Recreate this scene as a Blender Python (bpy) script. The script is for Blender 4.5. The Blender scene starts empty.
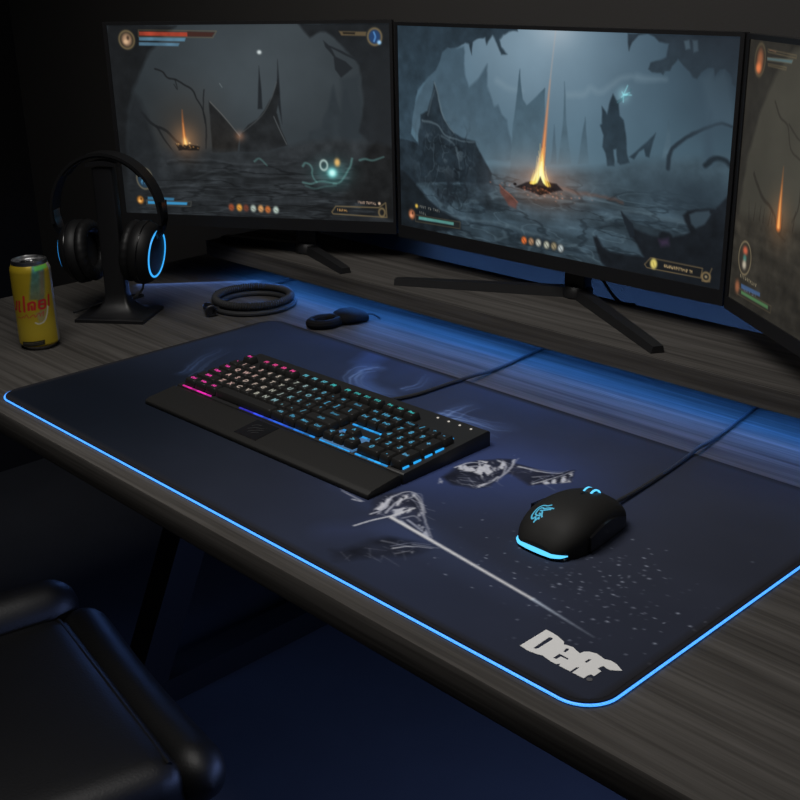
import bpy, bmesh, math, random
import numpy as np
from mathutils import Vector, Matrix
random.seed(4); rng = np.random.default_rng(11)
C = bpy.context.scene.collection
PI = math.pi
# pictures shown on the screens and printed on the mat and can: outlines in local thousandths / millimetres
ART = {'c_cave':[410,-22,410,1,381,7,363,21,352,47,358,78,380,107,361,116,350,87,340,59,331,28,318,57,311,74,307,40,288,53,269,67,267,122,256,72,239,63,202,89,180,98,161,126,154,164,141,207,111,236,71,305,56,377,49,451,45,526,70,575,-13,535,-12,-15],'c_mount':[154,105,202,88,235,81,239,109,237,158,246,225,257,268,289,219,313,161,315,256,339,343,354,334,367,376,384,402,390,460,417,582,124,639,45,484,55,378,111,228],'c_cone':[129,256,139,291,149,345,160,394,173,435,201,482,235,503,275,522,290,561,305,594,334,659,327,701,-8,774,-5,534,69,566,80,421,104,402,118,339],'c_conerim1':[131,262,150,350,173,437,201,484],'c_conerim2':[86,446,140,459,171,505,224,517,272,525],'c_conerim3':[106,422,130,297],'c_conerim4':[156,508,201,541,216,600,220,662],'c_spireA':[420,170,424,235,429,301,441,329,451,317,497,246,504,546,500,624,394,646,399,448,408,332],'c_beam':[526,-27,512,210,501,430,490,667],'c_spireB':[555,209,561,371,582,566,542,574,553,373],'c_spireC':[618,355,632,556,599,563,610,436],'c_spireD':[528,401,539,574,519,578],'c_spireE':[419,177,430,337,457,319,496,246,504,549,396,570,408,362],'c_statue':[663,301,674,321,678,331,684,278,691,246,699,267,708,285,713,336,723,352,729,401,737,489,746,528,720,543,711,534,708,479,701,481,704,551,684,552,679,495,670,469,671,420,661,381,666,372],'c_statarm':[705,281,719,264,731,251,739,225],'c_shard':[810,393,802,448,797,493,787,490,782,461,769,475,757,510,744,503,768,463,792,425],'c_spireF':[841,335,854,487,831,491,837,403],'c_arch':[847,527,850,468,866,431,894,393,927,356,960,336,994,340],'c_pill':[939,293,947,375,962,485,934,510,932,396,937,358],'c_arch2':[939,490,955,463,984,471,1002,496],'c_top':[723,4,730,71,739,38,753,12,778,5,795,16,808,34,831,38,823,83,806,101,787,114,782,138,791,151,813,155,819,163,823,146,835,141,839,119,853,88,871,116,886,138,895,160,904,166,912,142,927,126,939,125,945,155,955,125,969,120,981,135,987,178,1009,202,1001,-8],'c_tophole':[866,25,878,20,882,52,871,57],'c_tophole2':[886,20,898,19,902,59,891,65],'c_haze1':[913,167,939,128,944,164,967,121,983,169,999,339,937,330],'c_ground':[-41,711,151,662,293,643,426,630,550,609,666,567,774,511,877,483,974,457,1032,461,1042,1114,-50,1206],'c_fgR':[728,742,749,771,770,785,799,794,835,794,859,797,871,813,897,798,913,780,901,747,891,717,901,695,923,680,950,671,972,667,987,632,1006,591,1029,1050,759,1068,679,981,668,933,655,870,666,864,684,908,704,927,754,927,797,916,780,869,763,849,751,808],'c_fgRhole':[908,708,923,690,956,678,961,694,948,735,927,759,915,744],'c_fgRlight':[739,751,768,781,811,791,835,796,830,825,788,817,763,804],'c_claw':[728,742,762,785,770,837,758,848],'c_glowv':[831,834,857,822,861,847,838,857],'c_fgL':[-7,707,18,713,50,749,82,797,114,849,154,882,223,923,227,965,121,1006,-30,1037],'c_red':[360,707,373,725,398,749,418,775,413,806,392,801,377,769,363,742],'c_mound':[410,703,442,678,471,662,489,621,508,654,539,665,558,689,491,722],'c_ember':[515,689,597,689,670,689,726,702],'c_path1':[259,806,427,747,612,730,809,742,939,750],'c_path2':[552,690,727,719,888,738,988,761],'c_path3':[150,909,362,888,556,920,678,985],'c_rocks1':[261,673,298,726,327,771,349,827,320,845,276,794,239,813,224,743],'c_rocks2':[290,605,334,678,349,725,313,754,291,718],'c_rocks3':[107,748,185,741,224,785,224,827,154,834],'c_hudL':[56,929,223,923,222,956,56,963],'c_hudLbar':[69,934,200,930,199,945,68,950],'c_hudLdot':[61,882,61,882],'c_hudLface':[42,930,42,930],'c_hudLt1':[73,881,150,887],'c_hudLt2':[65,910,105,918],'c_ic0':[442,951,442,951],'c_ic1':[465,950,465,950],'c_ic2':[488,949,488,949],'c_ic3':[514,952,514,952],'c_ic4':[537,951,537,951],'c_ic5':[558,955,558,955],'c_hudR':[801,952,816,919,951,921,950,939,948,963,831,965,807,964,801,952],'c_hudRgem':[825,942,825,942],'c_hudRt':[853,942,928,944],'c_hudRc':[961,954,961,954],'c_hudRk':[951,949,952,975,971,972,970,936,974,914],'c_cloud1':[564,263,612,262,631,235,658,240,702,193,737,173],'c_cloud2':[752,174,789,179,826,181],'c_cloud3':[346,230,392,257,429,264],'c_teal':[720,249,720,249],'l_cave':[-2,-15,254,-1,180,85,129,176,100,263,68,351,43,451,28,612,11,996,-93,1012],'l_cave2':[40,451,76,351,102,390,144,608,146,792,29,985,-1,986],'l_right':[688,-7,706,26,730,70,764,41,783,41,832,100,863,140,896,203,904,323,899,435,886,534,924,587,1008,584,1017,-3],'l_claw':[773,82,792,105,815,119,839,132,871,157,908,182,903,192,868,166,834,142,799,119,814,159,847,182,872,216,855,236,830,263,810,223,807,162,791,132,780,115],'l_castle':[708,577,710,535,755,522,759,476,777,419,790,343,801,302,814,399,824,437,839,324,847,320,860,417,887,492,898,587],'l_castle2':[828,268,893,249,899,568,820,570],'l_tentA':[355,383,396,454,431,514,459,564,447,648,354,654],'l_tentArim':[358,387,406,464,459,564],'l_tentB':[459,564,494,501,529,471,558,422,586,355,608,270,612,368,598,441,608,518,632,607,549,644,455,647],'l_tentBrim':[604,285,582,368,543,457,474,540],'l_tentC':[587,460,605,527,628,603],'l_spA':[545,204,549,327,548,422,531,423,538,308],'l_spB':[612,172,614,307,615,498,601,364],'l_branch':[164,218,191,234,206,268,237,276,270,299,296,325,312,372,333,438,339,524,330,633],'l_branch2':[237,276,241,326,230,301],'l_branch3':[339,329,333,438,337,504],'l_branch4':[98,450,136,508,191,547,223,598,283,665],'l_branch5':[150,518,181,597,218,687],'l_fire':[253,432,252,501,252,571,255,615],'l_firerock':[215,607,239,620,274,619,308,625,302,646,227,649],'l_ground':[23,673,127,649,257,635,355,646,494,642,632,614,714,583,820,574,1008,584,1001,1055,-7,1072],'l_rg1':[180,709,352,693,490,718,656,692],'l_rg2':[276,786,392,741,515,777,707,769],'l_rg3':[83,856,288,827,513,838,679,820],'l_rockR':[841,832,852,795,848,745,893,679,913,636,933,589,952,582,981,592,1009,598,1003,1007,878,896,806,870],'l_t1':[682,715,692,699,707,706,716,728,714,750,720,779,729,795],'l_t2':[857,670,850,709,836,746,823,775,808,796,788,802],'l_t3':[679,799,709,805,734,792,763,793,798,801],'l_t4':[688,817,723,830,758,818,797,812],'l_t5':[883,678,903,670,927,676,951,666,968,657],'l_t6':[508,697,527,681,553,716],'l_teal':[786,746,786,746],'l_ring':[757,707,757,707],'l_org':[805,691,805,691],'l_por':[70,73,70,73],'l_red':[119,32,296,37,295,58,118,52],'l_redb':[296,33,396,38,384,60,295,58],'l_bl1':[117,60,289,65,284,82,116,77],'l_bl2':[115,85,265,91,259,106,114,102],'l_fr1':[117,24,402,32,387,64,115,58],'l_trb':[828,36,921,40,919,60,836,57],'l_trb2':[841,41,883,43,882,52,843,50],'l_tro':[948,64,948,64],'l_trd':[963,91,963,91],'l_blc':[85,804,85,804],'l_bla':[90,904,193,906,190,921,89,920],'l_blb':[89,927,242,928,239,943,88,944],'l_blo':[60,923,60,923],'l_blf':[85,923,258,924,254,950,83,949],'l_ic0':[409,947,409,947],'l_ic1':[439,947,439,945],'l_ic2':[464,948,465,944],'l_ic3':[491,949,491,943],'l_ic4':[519,949,519,941],'l_ic5':[545,952,546,940],'l_ic6':[575,953,575,938],'l_brf':[779,953,794,922,946,922,971,895,974,972,783,963,779,953],'l_brt':[799,940,836,944],'l_brt2':[874,896,937,901],'l_brd':[949,900,949,900],'l_brc':[957,947,957,947],'l_star':[549,137,549,137],'l_star2':[399,294,407,313],'r_cave':[-14,3,269,-34,172,22,112,126,73,249,34,413,15,598,7,842,-28,1033],'r_tr1':[127,205,151,249,187,281,205,349,249,377],'r_tr2':[191,272,232,310,268,316],'r_tr3':[67,482,105,548,165,596,187,656,219,678],'r_tr4':[262,462,259,545,238,602],'r_fire':[186,420,187,486,187,554,189,635],'r_gr':[12,783,91,704,186,648,292,598,383,1072,-46,1143],'r_grl':[33,774,141,782,290,731],'r_face':[48,69,48,69],'r_face2':[44,99,44,99],'r_b1':[77,28,193,35,193,44,78,37],'r_b2':[78,57,181,52,177,63,79,65],'r_b3':[83,78,159,80,158,88,84,84],'r_b1r':[84,30,111,33],'r_circ':[59,812,59,812],'r_circg':[59,782,59,782],'r_circb':[59,838,59,838],'r_n1':[45,887,132,893],'r_bb':[53,917,140,911,141,926,55,935],'r_gb':[55,944,179,941,179,955,57,957],'r_fb':[37,940,192,936,191,964,39,966],'r_emb':[36,937,36,937],'r_ico':[315,955,315,955],'m_cloudA':[248,401,230,455,261,472,281,409,317,365,374,337,345,330],'m_wispA':[280,414,273,393,285,366,306,348,335,340,360,343,383,351],'m_wispA2':[289,408,287,390,303,368,333,353,368,350],'m_wispB':[481,346,499,351,520,352,543,356,560,366],'m_wispB2':[484,342,478,374,481,390],'m_wispB3':[506,339,532,340,560,337],'m_wispC':[384,379,384,400,365,433],'m_wispD':[112,215,99,238,89,257,78,277,64,302],'m_bodyA':[602,216,597,247,601,276,614,295,628,302,650,279,647,258,653,235,643,220,622,211],'m_armA':[634,295,659,300,682,306,694,328,710,302,696,283,685,263,668,267,649,272],'m_sA1':[592,243,595,260,613,263,626,265,623,252,610,245],'m_sA2':[598,258,598,273,614,284,631,274,638,257,636,243],'m_sA3':[619,294,634,288,641,275,645,259],'m_sA4':[629,300,622,315,641,289,646,270],'m_sA5':[685,263,687,288,695,307,693,327,709,304,699,285,689,269],'m_sA6':[637,228,642,237,643,246,648,230,645,222],'m_sA7':[609,203,602,213,612,207,613,201],'m_sA8':[645,293,668,300,687,311],'m_sA9':[673,283,683,299],'m_sA10':[647,247,645,257,652,248],'m_bodyB':[586,132,590,153,600,168,620,165,641,152,662,131,692,110,680,104,661,108,643,112,631,109,615,101],'m_sB1':[602,158,604,169,616,166,621,157,615,151,618,136,613,136],'m_sB2':[615,165,631,158,651,141,651,136,628,150],'m_sB3':[599,131,595,146,602,142,614,121,618,107,611,105],'m_sB4':[621,128,628,145,637,138,634,116],'m_sB5':[658,127,674,121,694,108,680,108],'m_sB6':[641,121,647,132,659,128],'m_guard':[619,74,623,94,630,115,634,142],'m_blade':[632,112,645,110,699,103,751,95,795,91,834,90],'m_blade2':[846,87,873,84,892,80,908,79],'m_glow':[648,107,701,101,752,94,797,89,837,88],'m_cape':[642,25,653,40,654,66,664,83,682,92,708,98,708,80,696,61,680,42,665,22,657,12],'m_sC1':[693,75,692,85,701,74],'m_sC2':[687,87,703,95,711,99],'m_sC3':[662,72,679,77,692,83],'m_sC4':[689,63,695,75],'m_smoke':[611,52,624,66,635,83,653,93,675,99],'m_smoke2':[535,116,551,121,580,115,601,114],'m_hazeA':[580,221,580,221],'m_hazeB':[651,288,651,288],'m_hazeC':[326,401,326,401],'m_hazeD':[504,440,504,440],'m_hazeE':[112,72,112,72],'m_hazeF':[715,47,715,47],'m_dustc':[851,142,851,142],'m_dust2':[881,183,881,183],'m_hazeG':[101,336,101,336],'m_logo0':[873,29,873,62,878,62,886,61,892,59,895,58,897,55,900,56,905,57,910,55,914,54,915,58,918,61,924,63,929,62,933,61,938,63,944,62,952,58,949,55,945,52,941,52,938,53,937,50,937,47,941,46,941,37,938,37,937,34,937,29,932,29,926,29,926,38,924,37,924,29,918,29,913,29,912,32,910,29,905,29,899,30,895,31,890,29,882,28],'m_logo1':[883,34,882,55,885,56,886,54,886,36,885,34],'m_logo2':[903,47,902,52,904,53,905,51,905,47],'m_logo3':[903,34,903,42,912,42,913,40,906,40,906,35],'m_logo4':[924,47,924,52,926,54,926,52,926,47],'m_logor':[941,31,941,31],'m_st0':[596,244,600,266,619,273,634,267],'m_st1':[602,245,609,262,623,265,633,258],'m_st2':[609,245,617,256,627,258],'m_st3':[618,290,633,286,644,270,649,253],'m_st4':[630,304,640,288,646,273,648,256],'m_st5':[646,292,669,299,689,314],'m_st6':[612,118,599,144,601,167,620,165,650,145],'m_st7':[621,116,610,143,613,162],'m_st8':[622,127,632,144],'m_st9':[610,166,633,155,657,136,692,110],'m_st10':[648,121,671,115,697,106],'m_st11':[613,103,612,123,596,148],'m_st12':[645,115,664,110,689,108],'m_st13':[684,269,689,292,695,325],'m_st14':[643,230,648,241,645,257],'m_st15':[572,112,583,116,549,118],'m_st16':[679,68,688,82,707,95]}

# ------------------------------------------------------------------ materials
def lin(c):
    return tuple(((v/255)/12.92 if v/255 <= .04045 else ((v/255+.055)/1.055)**2.4) for v in c)
MATS = {}
def mat(name, rgb=(.5,.5,.5), rough=.5, metal=0, spec=.5, emit=None, power=0, noise=0, nscale=40, bump=0, bscale=300, attr=None, attr_emit=False):
    m = bpy.data.materials.new(name); m.use_nodes = True
    nt = m.node_tree; N = nt.nodes; L = nt.links; b = N['Principled BSDF']
    b.inputs['Base Color'].default_value = (*rgb, 1)
    b.inputs['Roughness'].default_value = rough; b.inputs['Metallic'].default_value = metal
    b.inputs['Specular IOR Level'].default_value = spec
    if emit: b.inputs['Emission Color'].default_value = (*emit, 1); b.inputs['Emission Strength'].default_value = power
    tc = N.new('ShaderNodeTexCoord')
    if noise:
        n = N.new('ShaderNodeTexNoise'); n.inputs['Scale'].default_value = nscale; n.inputs['Detail'].default_value = 4
        L.new(tc.outputs['Object'], n.inputs['Vector'])
        r = N.new('ShaderNodeMapRange'); r.inputs['To Min'].default_value = 1-noise; r.inputs['To Max'].default_value = 1+noise
        L.new(n.outputs['Fac'], r.inputs['Value'])
        mx = N.new('ShaderNodeMix'); mx.data_type = 'RGBA'; mx.blend_type = 'MULTIPLY'; mx.inputs['Factor'].default_value = 1
        mx.inputs['A'].default_value = (*rgb, 1); L.new(r.outputs['Result'], mx.inputs['B']); L.new(mx.outputs['Result'], b.inputs['Base Color'])
    if bump:
        n = N.new('ShaderNodeTexNoise'); n.inputs['Scale'].default_value = bscale; n.inputs['Detail'].default_value = 3
        L.new(tc.outputs['Object'], n.inputs['Vector'])
        bp = N.new('ShaderNodeBump'); bp.inputs['Strength'].default_value = bump; bp.inputs['Distance'].default_value = .002
        L.new(n.outputs['Fac'], bp.inputs['Height']); L.new(bp.outputs['Normal'], b.inputs['Normal'])
    if attr:
        a = N.new('ShaderNodeAttribute'); a.attribute_name = attr
        if attr_emit:
            L.new(a.outputs['Color'], b.inputs['Emission Color']); b.inputs['Emission Strength'].default_value = power
        else: L.new(a.outputs['Color'], b.inputs['Base Color'])
    MATS[name] = m
    return m
def wood(name, a, b_, c, axis='X', rough=.5):
    m = bpy.data.materials.new(name); m.use_nodes = True
    nt = m.node_tree; N = nt.nodes; L = nt.links; p = N['Principled BSDF']
    tc = N.new('ShaderNodeTexCoord'); mp = N.new('ShaderNodeMapping')
    mp.inputs['Scale'].default_value = (1.8, 70, 70) if axis == 'X' else (70, 1.8, 70)
    L.new(tc.outputs['Object'], mp.inputs['Vector'])
    n1 = N.new('ShaderNodeTexNoise'); n1.inputs['Scale'].default_value = 1.0; n1.inputs['Detail'].default_value = 8; n1.inputs['Roughness'].default_value = .65; n1.inputs['Distortion'].default_value = .6
    L.new(mp.outputs['Vector'], n1.inputs['Vector'])
    mp2 = N.new('ShaderNodeMapping'); mp2.inputs['Scale'].default_value = (6, 260, 260) if axis == 'X' else (260, 6, 260)
    L.new(tc.outputs['Object'], mp2.inputs['Vector'])
    n2 = N.new('ShaderNodeTexNoise'); n2.inputs['Scale'].default_value = 1.0; n2.inputs['Detail'].default_value = 3
    L.new(mp2.outputs['Vector'], n2.inputs['Vector'])
    ad = N.new('ShaderNodeMath'); ad.operation = 'MULTIPLY_ADD'; ad.inputs[1].default_value = .45; L.new(n2.outputs['Fac'], ad.inputs[0]); L.new(n1.outputs['Fac'], ad.inputs[2])
    cr = N.new('ShaderNodeValToRGB'); e = cr.color_ramp.elements
    e[0].position = .48; e[0].color = (*a, 1); e[1].position = .95; e[1].color = (*c, 1)
    k = e.new(.70); k.color = (*b_, 1)
    L.new(ad.outputs[0], cr.inputs['Fac']); L.new(cr.outputs['Color'], p.inputs['Base Color'])
    p.inputs['Roughness'].default_value = .8; p.inputs['Specular IOR Level'].default_value = .12
    bp = N.new('ShaderNodeBump'); bp.inputs['Strength'].default_value = .25; bp.inputs['Distance'].default_value = .001
    L.new(ad.outputs[0], bp.inputs['Height']); L.new(bp.outputs['Normal'], p.inputs['Normal'])
    return m

# ------------------------------------------------------------------ objects
def root_loc(o):
    v = Vector((0,0,0))
    while o is not None: v = v + o.location; o = o.parent
    return v
def thing(name, label, cat, loc, group=None):
    o = bpy.data.objects.new(name, None); C.objects.link(o); o.location = loc; o.empty_display_size = .02
    o['label'] = label; o['category'] = cat
    if group: o['group'] = group
    return o
def finish(bm, sharp=35):
    bmesh.ops.recalc_face_normals(bm, faces=bm.faces)
    for f in bm.faces: f.smooth = True
    lim = math.radians(sharp)
    for e in bm.edges:
        if len(e.link_faces) == 2 and e.calc_face_angle(0) > lim: e.smooth = False
def obj(name, bm, m, parent=None, label=None, sharp=35, flip=False):
    finish(bm, sharp)
    me = bpy.data.meshes.new(name); bm.to_mesh(me); bm.free()
    return link(name, me, m, parent, label)
def link(name, me, m, parent=None, label=None):
    if m is not None: me.materials.append(m)
    o = bpy.data.objects.new(name, me); C.objects.link(o)
    if parent is not None:
        o.parent = parent; me.transform(Matrix.Translation(-root_loc(parent)))
    if label: o['label'] = label
    return o
def struct(name, bm, m):
    o = obj(name, bm, m); o['kind'] = 'structure'; return o

# ------------------------------------------------------------------ mesh helpers
def box(bm, x0,x1,y0,y1,z0,z1, bev=0, seg=2, frame=None):
    r = bmesh.ops.create_cube(bm, size=1); vs = r['verts']
    for v in vs:
        v.co = Vector((x0+(v.co.x+.5)*(x1-x0), y0+(v.co.y+.5)*(y1-y0), z0+(v.co.z+.5)*(z1-z0)))
    if bev:
        es = list({e for v in vs for e in v.link_edges})
        rr = bmesh.ops.bevel(bm, geom=es, offset=bev, segments=seg, affect='EDGES', profile=.5)
        vs = list({v for f in rr['faces'] for v in f.verts} | {v for v in vs if v.is_valid})
    if frame:
        for v in vs: v.co = frame(v.co)
    return vs
def catmull(P, n=8, closed=False):
    P = [Vector(p) for p in P]; out = []
    k = len(P); rngk = range(k if closed else k-1)
    for i in rngk:
        a = P[(i-1)%k] if closed or i > 0 else P[0]*2-P[1]
        b, c = P[i], P[(i+1)%k]
        d = P[(i+2)%k] if closed or i+2 < k else P[-1]*2-P[-2]
        for j in range(n):
            t = j/n
            out.append(.5*((2*b)+(c-a)*t+(2*a-5*b+4*c-d)*t*t+(3*b-a-3*c+d)*t**3))
    if not closed: out.append(P[-1])
    return out
def tube(bm, P, r, n=10, closed=False, cap=True, rfun=None):
    P = [Vector(p) for p in P]; k = len(P); rings = []
    up = None
    for i, p in enumerate(P):
        a = P[(i-1)%k] if closed or i > 0 else p; b = P[(i+1)%k] if closed or i < k-1 else p
        t = (b-a).normalized()
        if up is None:
            up = Vector((0,0,1)) if abs(t.z) < .9 else Vector((1,0,0))
        up = (up-t*up.dot(t)).normalized(); s = t.cross(up)
        rr = rfun(i/(k-1)) if rfun else r
        rings.append([bm.verts.new(p+(up*math.cos(2*PI*j/n)+s*math.sin(2*PI*j/n))*rr) for j in range(n)])
    for i in range(k if closed else k-1):
        A, B = rings[i], rings[(i+1)%k]
        for j in range(n): bm.faces.new((A[j], A[(j+1)%n], B[(j+1)%n], B[j]))
    if cap and not closed:
        bm.faces.new(rings[0][::-1]); bm.faces.new(rings[-1])
def loft(bm, rings, closed_ring=True, cap0=True, cap1=True, loop=False):
    V = [[bm.verts.new(p) for p in r] for r in rings]; n = len(V[0])
    for i in range(len(V) if loop else len(V)-1):
        A, B = V[i], V[(i+1)%len(V)]
        for j in range(n if closed_ring else n-1): bm.faces.new((A[j], A[(j+1)%n], B[(j+1)%n], B[j]))
    if cap0 and not loop: bm.faces.new(V[0][::-1])
    if cap1 and not loop: bm.faces.new(V[-1])
    return V
def lathe(bm, prof, org, axis=(0,0,1), n=48, cap0=True, cap1=True):
    ax = Vector(axis).normalized(); u = ax.orthogonal().normalized(); v = ax.cross(u); org = Vector(org)
    loft(bm, [[org+ax*h+(u*math.cos(2*PI*j/n)+v*math.sin(2*PI*j/n))*max(r,1e-5) for j in range(n)] for r, h in prof], True, cap0, cap1)
def prism(bm, pts, z0, z1, bev=0):
    a = [bm.verts.new((p[0],p[1],z0)) for p in pts]; b = [bm.verts.new((p[0],p[1],z1)) for p in pts]; n = len(pts)
    bm.faces.new(a[::-1]); t = bm.faces.new(b)
    for i in range(n): bm.faces.new((a[i], a[(i+1)%n], b[(i+1)%n], b[i]))
    if bev: bmesh.ops.bevel(bm, geom=list(t.edges), offset=bev, segments=2, affect='EDGES', profile=.5)
def rrect(x0,x1,y0,y1,r,n=8):
    o = []
    for cx, cy, a in ((x1-r,y0+r,-PI/2),(x1-r,y1-r,0),(x0+r,y1-r,PI/2),(x0+r,y0+r,PI)):
        for i in range(n+1): o.append((cx+r*math.cos(a+PI/2*i/n), cy+r*math.sin(a+PI/2*i/n)))
    return o
def new(): return bmesh.new()

# ------------------------------------------------------------------ a small painter for screen pictures and prints
def fbm(w, h, fx, fy, octv=4, seed=0):
    g = np.random.default_rng(seed); out = np.zeros((h,w)); amp = 1; tot = 0
    for o in range(octv):
        nx, ny = int(fx*2**o)+2, int(fy*2**o)+2
        G = g.random((ny, nx))
        x = np.linspace(0, nx-1.001, w); y = np.linspace(0, ny-1.001, h)
        xi = x.astype(int); yi = y.astype(int); tx = x-xi; ty = (y-yi)[:,None]
        tx = tx*tx*(3-2*tx); ty = ty*ty*(3-2*ty)
        a = G[yi][:,xi]*(1-tx)+G[yi][:,xi+1]*tx; b = G[yi+1][:,xi]*(1-tx)+G[yi+1][:,xi+1]*tx
        out += amp*(a*(1-ty)+b*ty); tot += amp; amp *= .5
    return out/tot
class Canvas:
    def __init__(s, w, h, sx, sy):
        s.w, s.h, s.sx, s.sy = w, h, w/sx, h/sy
        s.img = np.zeros((h,w,3)); s.Y, s.X = np.mgrid[0:h,0:w].astype(float)
        s.n1 = fbm(w,h,w/30,h/30,4,3)-.5; s.n2 = fbm(w,h,w/30,h/30,4,5)-.5; s.n3 = fbm(w,h,w/14,h/14,4,9)-.5
    def P(s, f): return [(f[i]*s.sx, f[i+1]*s.sy) for i in range(0,len(f),2)]
    def win(s, P, pad):
        xs = [p[0] for p in P]; ys = [p[1] for p in P]
        x0, x1 = max(0,int(min(xs)-pad)), min(s.w,int(max(xs)+pad)+1); y0, y1 = max(0,int(min(ys)-pad)), min(s.h,int(max(ys)+pad)+1)
        return slice(y0,max(y0,y1)), slice(x0,max(x0,x1))
    def mix(s, W, col, a):
        a = np.clip(a,0,1)[...,None]; s.img[W] = s.img[W]*(1-a)+np.asarray(col,float)*a
    def add(s, W, col, a):
        a = a[...,None]; s.img[W] = 255-(255-s.img[W])*(1-np.clip(np.asarray(col,float)/255*a,0,1))
    def dist(s, W, P, closed, jit):
        X = s.X[W]+s.n1[W]*jit; Y = s.Y[W]+s.n2[W]*jit
        D = np.full(X.shape,1e9); T = np.zeros(X.shape); ins = np.zeros(X.shape,bool); n = len(P)
        for i in range(n if closed else n-1):
            (ax,ay),(bx,by) = P[i],P[(i+1)%n]; dx,dy = bx-ax,by-ay; q = dx*dx+dy*dy+1e-9
            t = np.clip(((X-ax)*dx+(Y-ay)*dy)/q,0,1); d = np.hypot(X-ax-t*dx,Y-ay-t*dy)
            m = d < D; D[m] = d[m]; T[m] = (i+t[m])/max(1,n-1)
            if closed and abs(dy) > 1e-9:
                ins ^= ((ay > Y) != (by > Y)) & (X < dx*(Y-ay)/dy+ax)
        return np.where(ins,-D,D) if closed else D, T
    def poly(s, f, col, a=1, soft=1, jit=0, tex=0, to=None):
        P = s.P(f) if not isinstance(f[0],tuple) else f
        W = s.win(P, soft*2+jit+2)
        if s.X[W].size == 0: return
        d,_ = s.dist(W,P,True,jit)
        al = np.clip(.5-d/(2*soft),0,1)*a
        col = np.asarray(col,float)*np.ones(s.X[W].shape+(3,))
        if to is not None:
            y = s.Y[W]; t = np.clip((y-y.min())/(np.ptp(y)+1e-6),0,1)[...,None]; col = col*(1-t)+np.asarray(to,float)*t
        if tex: col = col*(1+tex*(s.n3[W]*2))[...,None]
        s.img[W] = s.img[W]*(1-al[...,None])+col*al[...,None]
    def frame(s, f, col, w=1, a=1, soft=.8): s.line(f, col, w, a, soft, straight=True)
    def line(s, f, col, w=1, a=1, soft=.8, w1=None, jit=0, add=False, a1=None, straight=False):
        P = s.P(f) if not isinstance(f[0],tuple) else f
        if len(P) > 2 and not straight: P = [(p.x,p.y) for p in catmull([(x,y,0) for x,y in P],5)]
        W = s.win(P, max(w,w1 or 0)+soft*2+jit+2)
        if s.X[W].size == 0: return
        d,T = s.dist(W,P,False,jit); ww = w if w1 is None else w+(w1-w)*T
        al = np.clip(.5-(d-ww/2)/(2*soft),0,1)*(a if a1 is None else a+(a1-a)*T)
        (s.add if add else s.mix)(W,col,al)
    def blob(s, f, rx, ry, col, a=1, p=2, add=False, ring=None):
        x,y = s.P(f)[0] if not isinstance(f[0],tuple) else f[0]; W = s.win([(x-rx*3,y-ry*3),(x+rx*3,y+ry*3)],1)
        if s.X[W].size == 0: return
        r = np.hypot((s.X[W]-x)/rx,(s.Y[W]-y)/ry)
        al = np.exp(-(np.abs(r-1)/ring)**2) if ring else np.exp(-r**p)
        (s.add if add else s.mix)(W,col,al*a)
    def text(s, f, col, n, a=1):          # a row of tiny illegible glyph marks along a slanting box
        (x0,y0),(x1,y1) = s.P(f)[:2]; g = np.random.default_rng(int(x0*7+n)); h = 1.5
        for i in range(n):
            t = (i+.2)/n; x = x0+(x1-x0)*t; y = y0+(y1-y0)*t
            if g.random() < .12: continue
            s.line([(x,y-h),(x+g.uniform(-.4,.9),y+h)],col,.7,a,.5)
            if g.random() < .7: s.line([(x,y+g.choice([-h,0,h])),(x+1.6,y+g.choice([-h,0,h]))],col,.6,a,.5)
    def linear(s):
        v = np.clip(s.img,0,255)/255
        return np.where(v <= .04045, v/12.92, ((v+.055)/1.055)**2.4)
def grid_mesh(name, colors, pos, keep=None, closed_u=False):
    """colors h x w x 3, pos h x w x 3 -> a mesh whose points carry the picture"""
    h,w = colors.shape[:2]; me = bpy.data.meshes.new(name)
    idx = np.arange(h*w).reshape(h,w)
    if closed_u: idx = np.concatenate([idx, idx[:,:1]],1)
    q = np.stack([idx[:-1,:-1],idx[1:,:-1],idx[1:,1:],idx[:-1,1:]],-1).reshape(-1,4)
    if keep is not None: q = q[keep[q].all(1)]
    me.vertices.add(h*w); me.vertices.foreach_set('co', pos.reshape(-1).astype(np.float32))
    me.loops.add(len(q)*4); me.loops.foreach_set('vertex_index', q.reshape(-1).astype(np.int32))
    me.polygons.add(len(q)); me.polygons.foreach_set('loop_start', np.arange(0,len(q)*4,4,dtype=np.int32))
    me.polygons.foreach_set('use_smooth', np.ones(len(q),bool))
    ca = me.color_attributes.new('picture','FLOAT_COLOR','POINT')
    ca.data.foreach_set('color', np.concatenate([colors, np.ones((h,w,1))],-1).reshape(-1).astype(np.float32))
    me.update(calc_edges=True); me.validate()
    return me

# ------------------------------------------------------------------ shared materials
M_wood  = wood('grey_oak', (.036,.033,.030), (.067,.062,.057), (.108,.101,.094))
M_woodd = wood('grey_oak_edge', (.022,.019,.017), (.040,.035,.031), (.066,.058,.052))
M_black = mat('black_plastic', (.012,.012,.013), .45, noise=.15, nscale=60, bump=.05, bscale=900)
M_case  = mat('matte_black_casing', (.016,.016,.0165), .5, noise=.1, bump=.06, bscale=1200)
M_key   = mat('black_keycap', (.017,.0165,.016), .45, spec=.4, bump=.05, bscale=1500)
M_rest  = mat('soft_touch_black', (.0165,.016,.0152), .6, spec=.25, bump=.05, bscale=1500)
M_gloss = mat('gloss_black', (.006,.006,.007), .18, noise=.1)
M_steel = mat('black_powder_steel', (.008,.008,.009), .42, noise=.1, bump=.08, bscale=700)
M_rub   = mat('black_rubber', (.014,.014,.015), .6, noise=.15)
M_pad   = mat('black_leatherette', (.011,.011,.011), .5, noise=.2, bump=.15, bscale=400)
M_braid = mat('braided_cable', (.016,.0165,.018), .7, noise=.3, nscale=900, bump=.3, bscale=1500)
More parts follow.
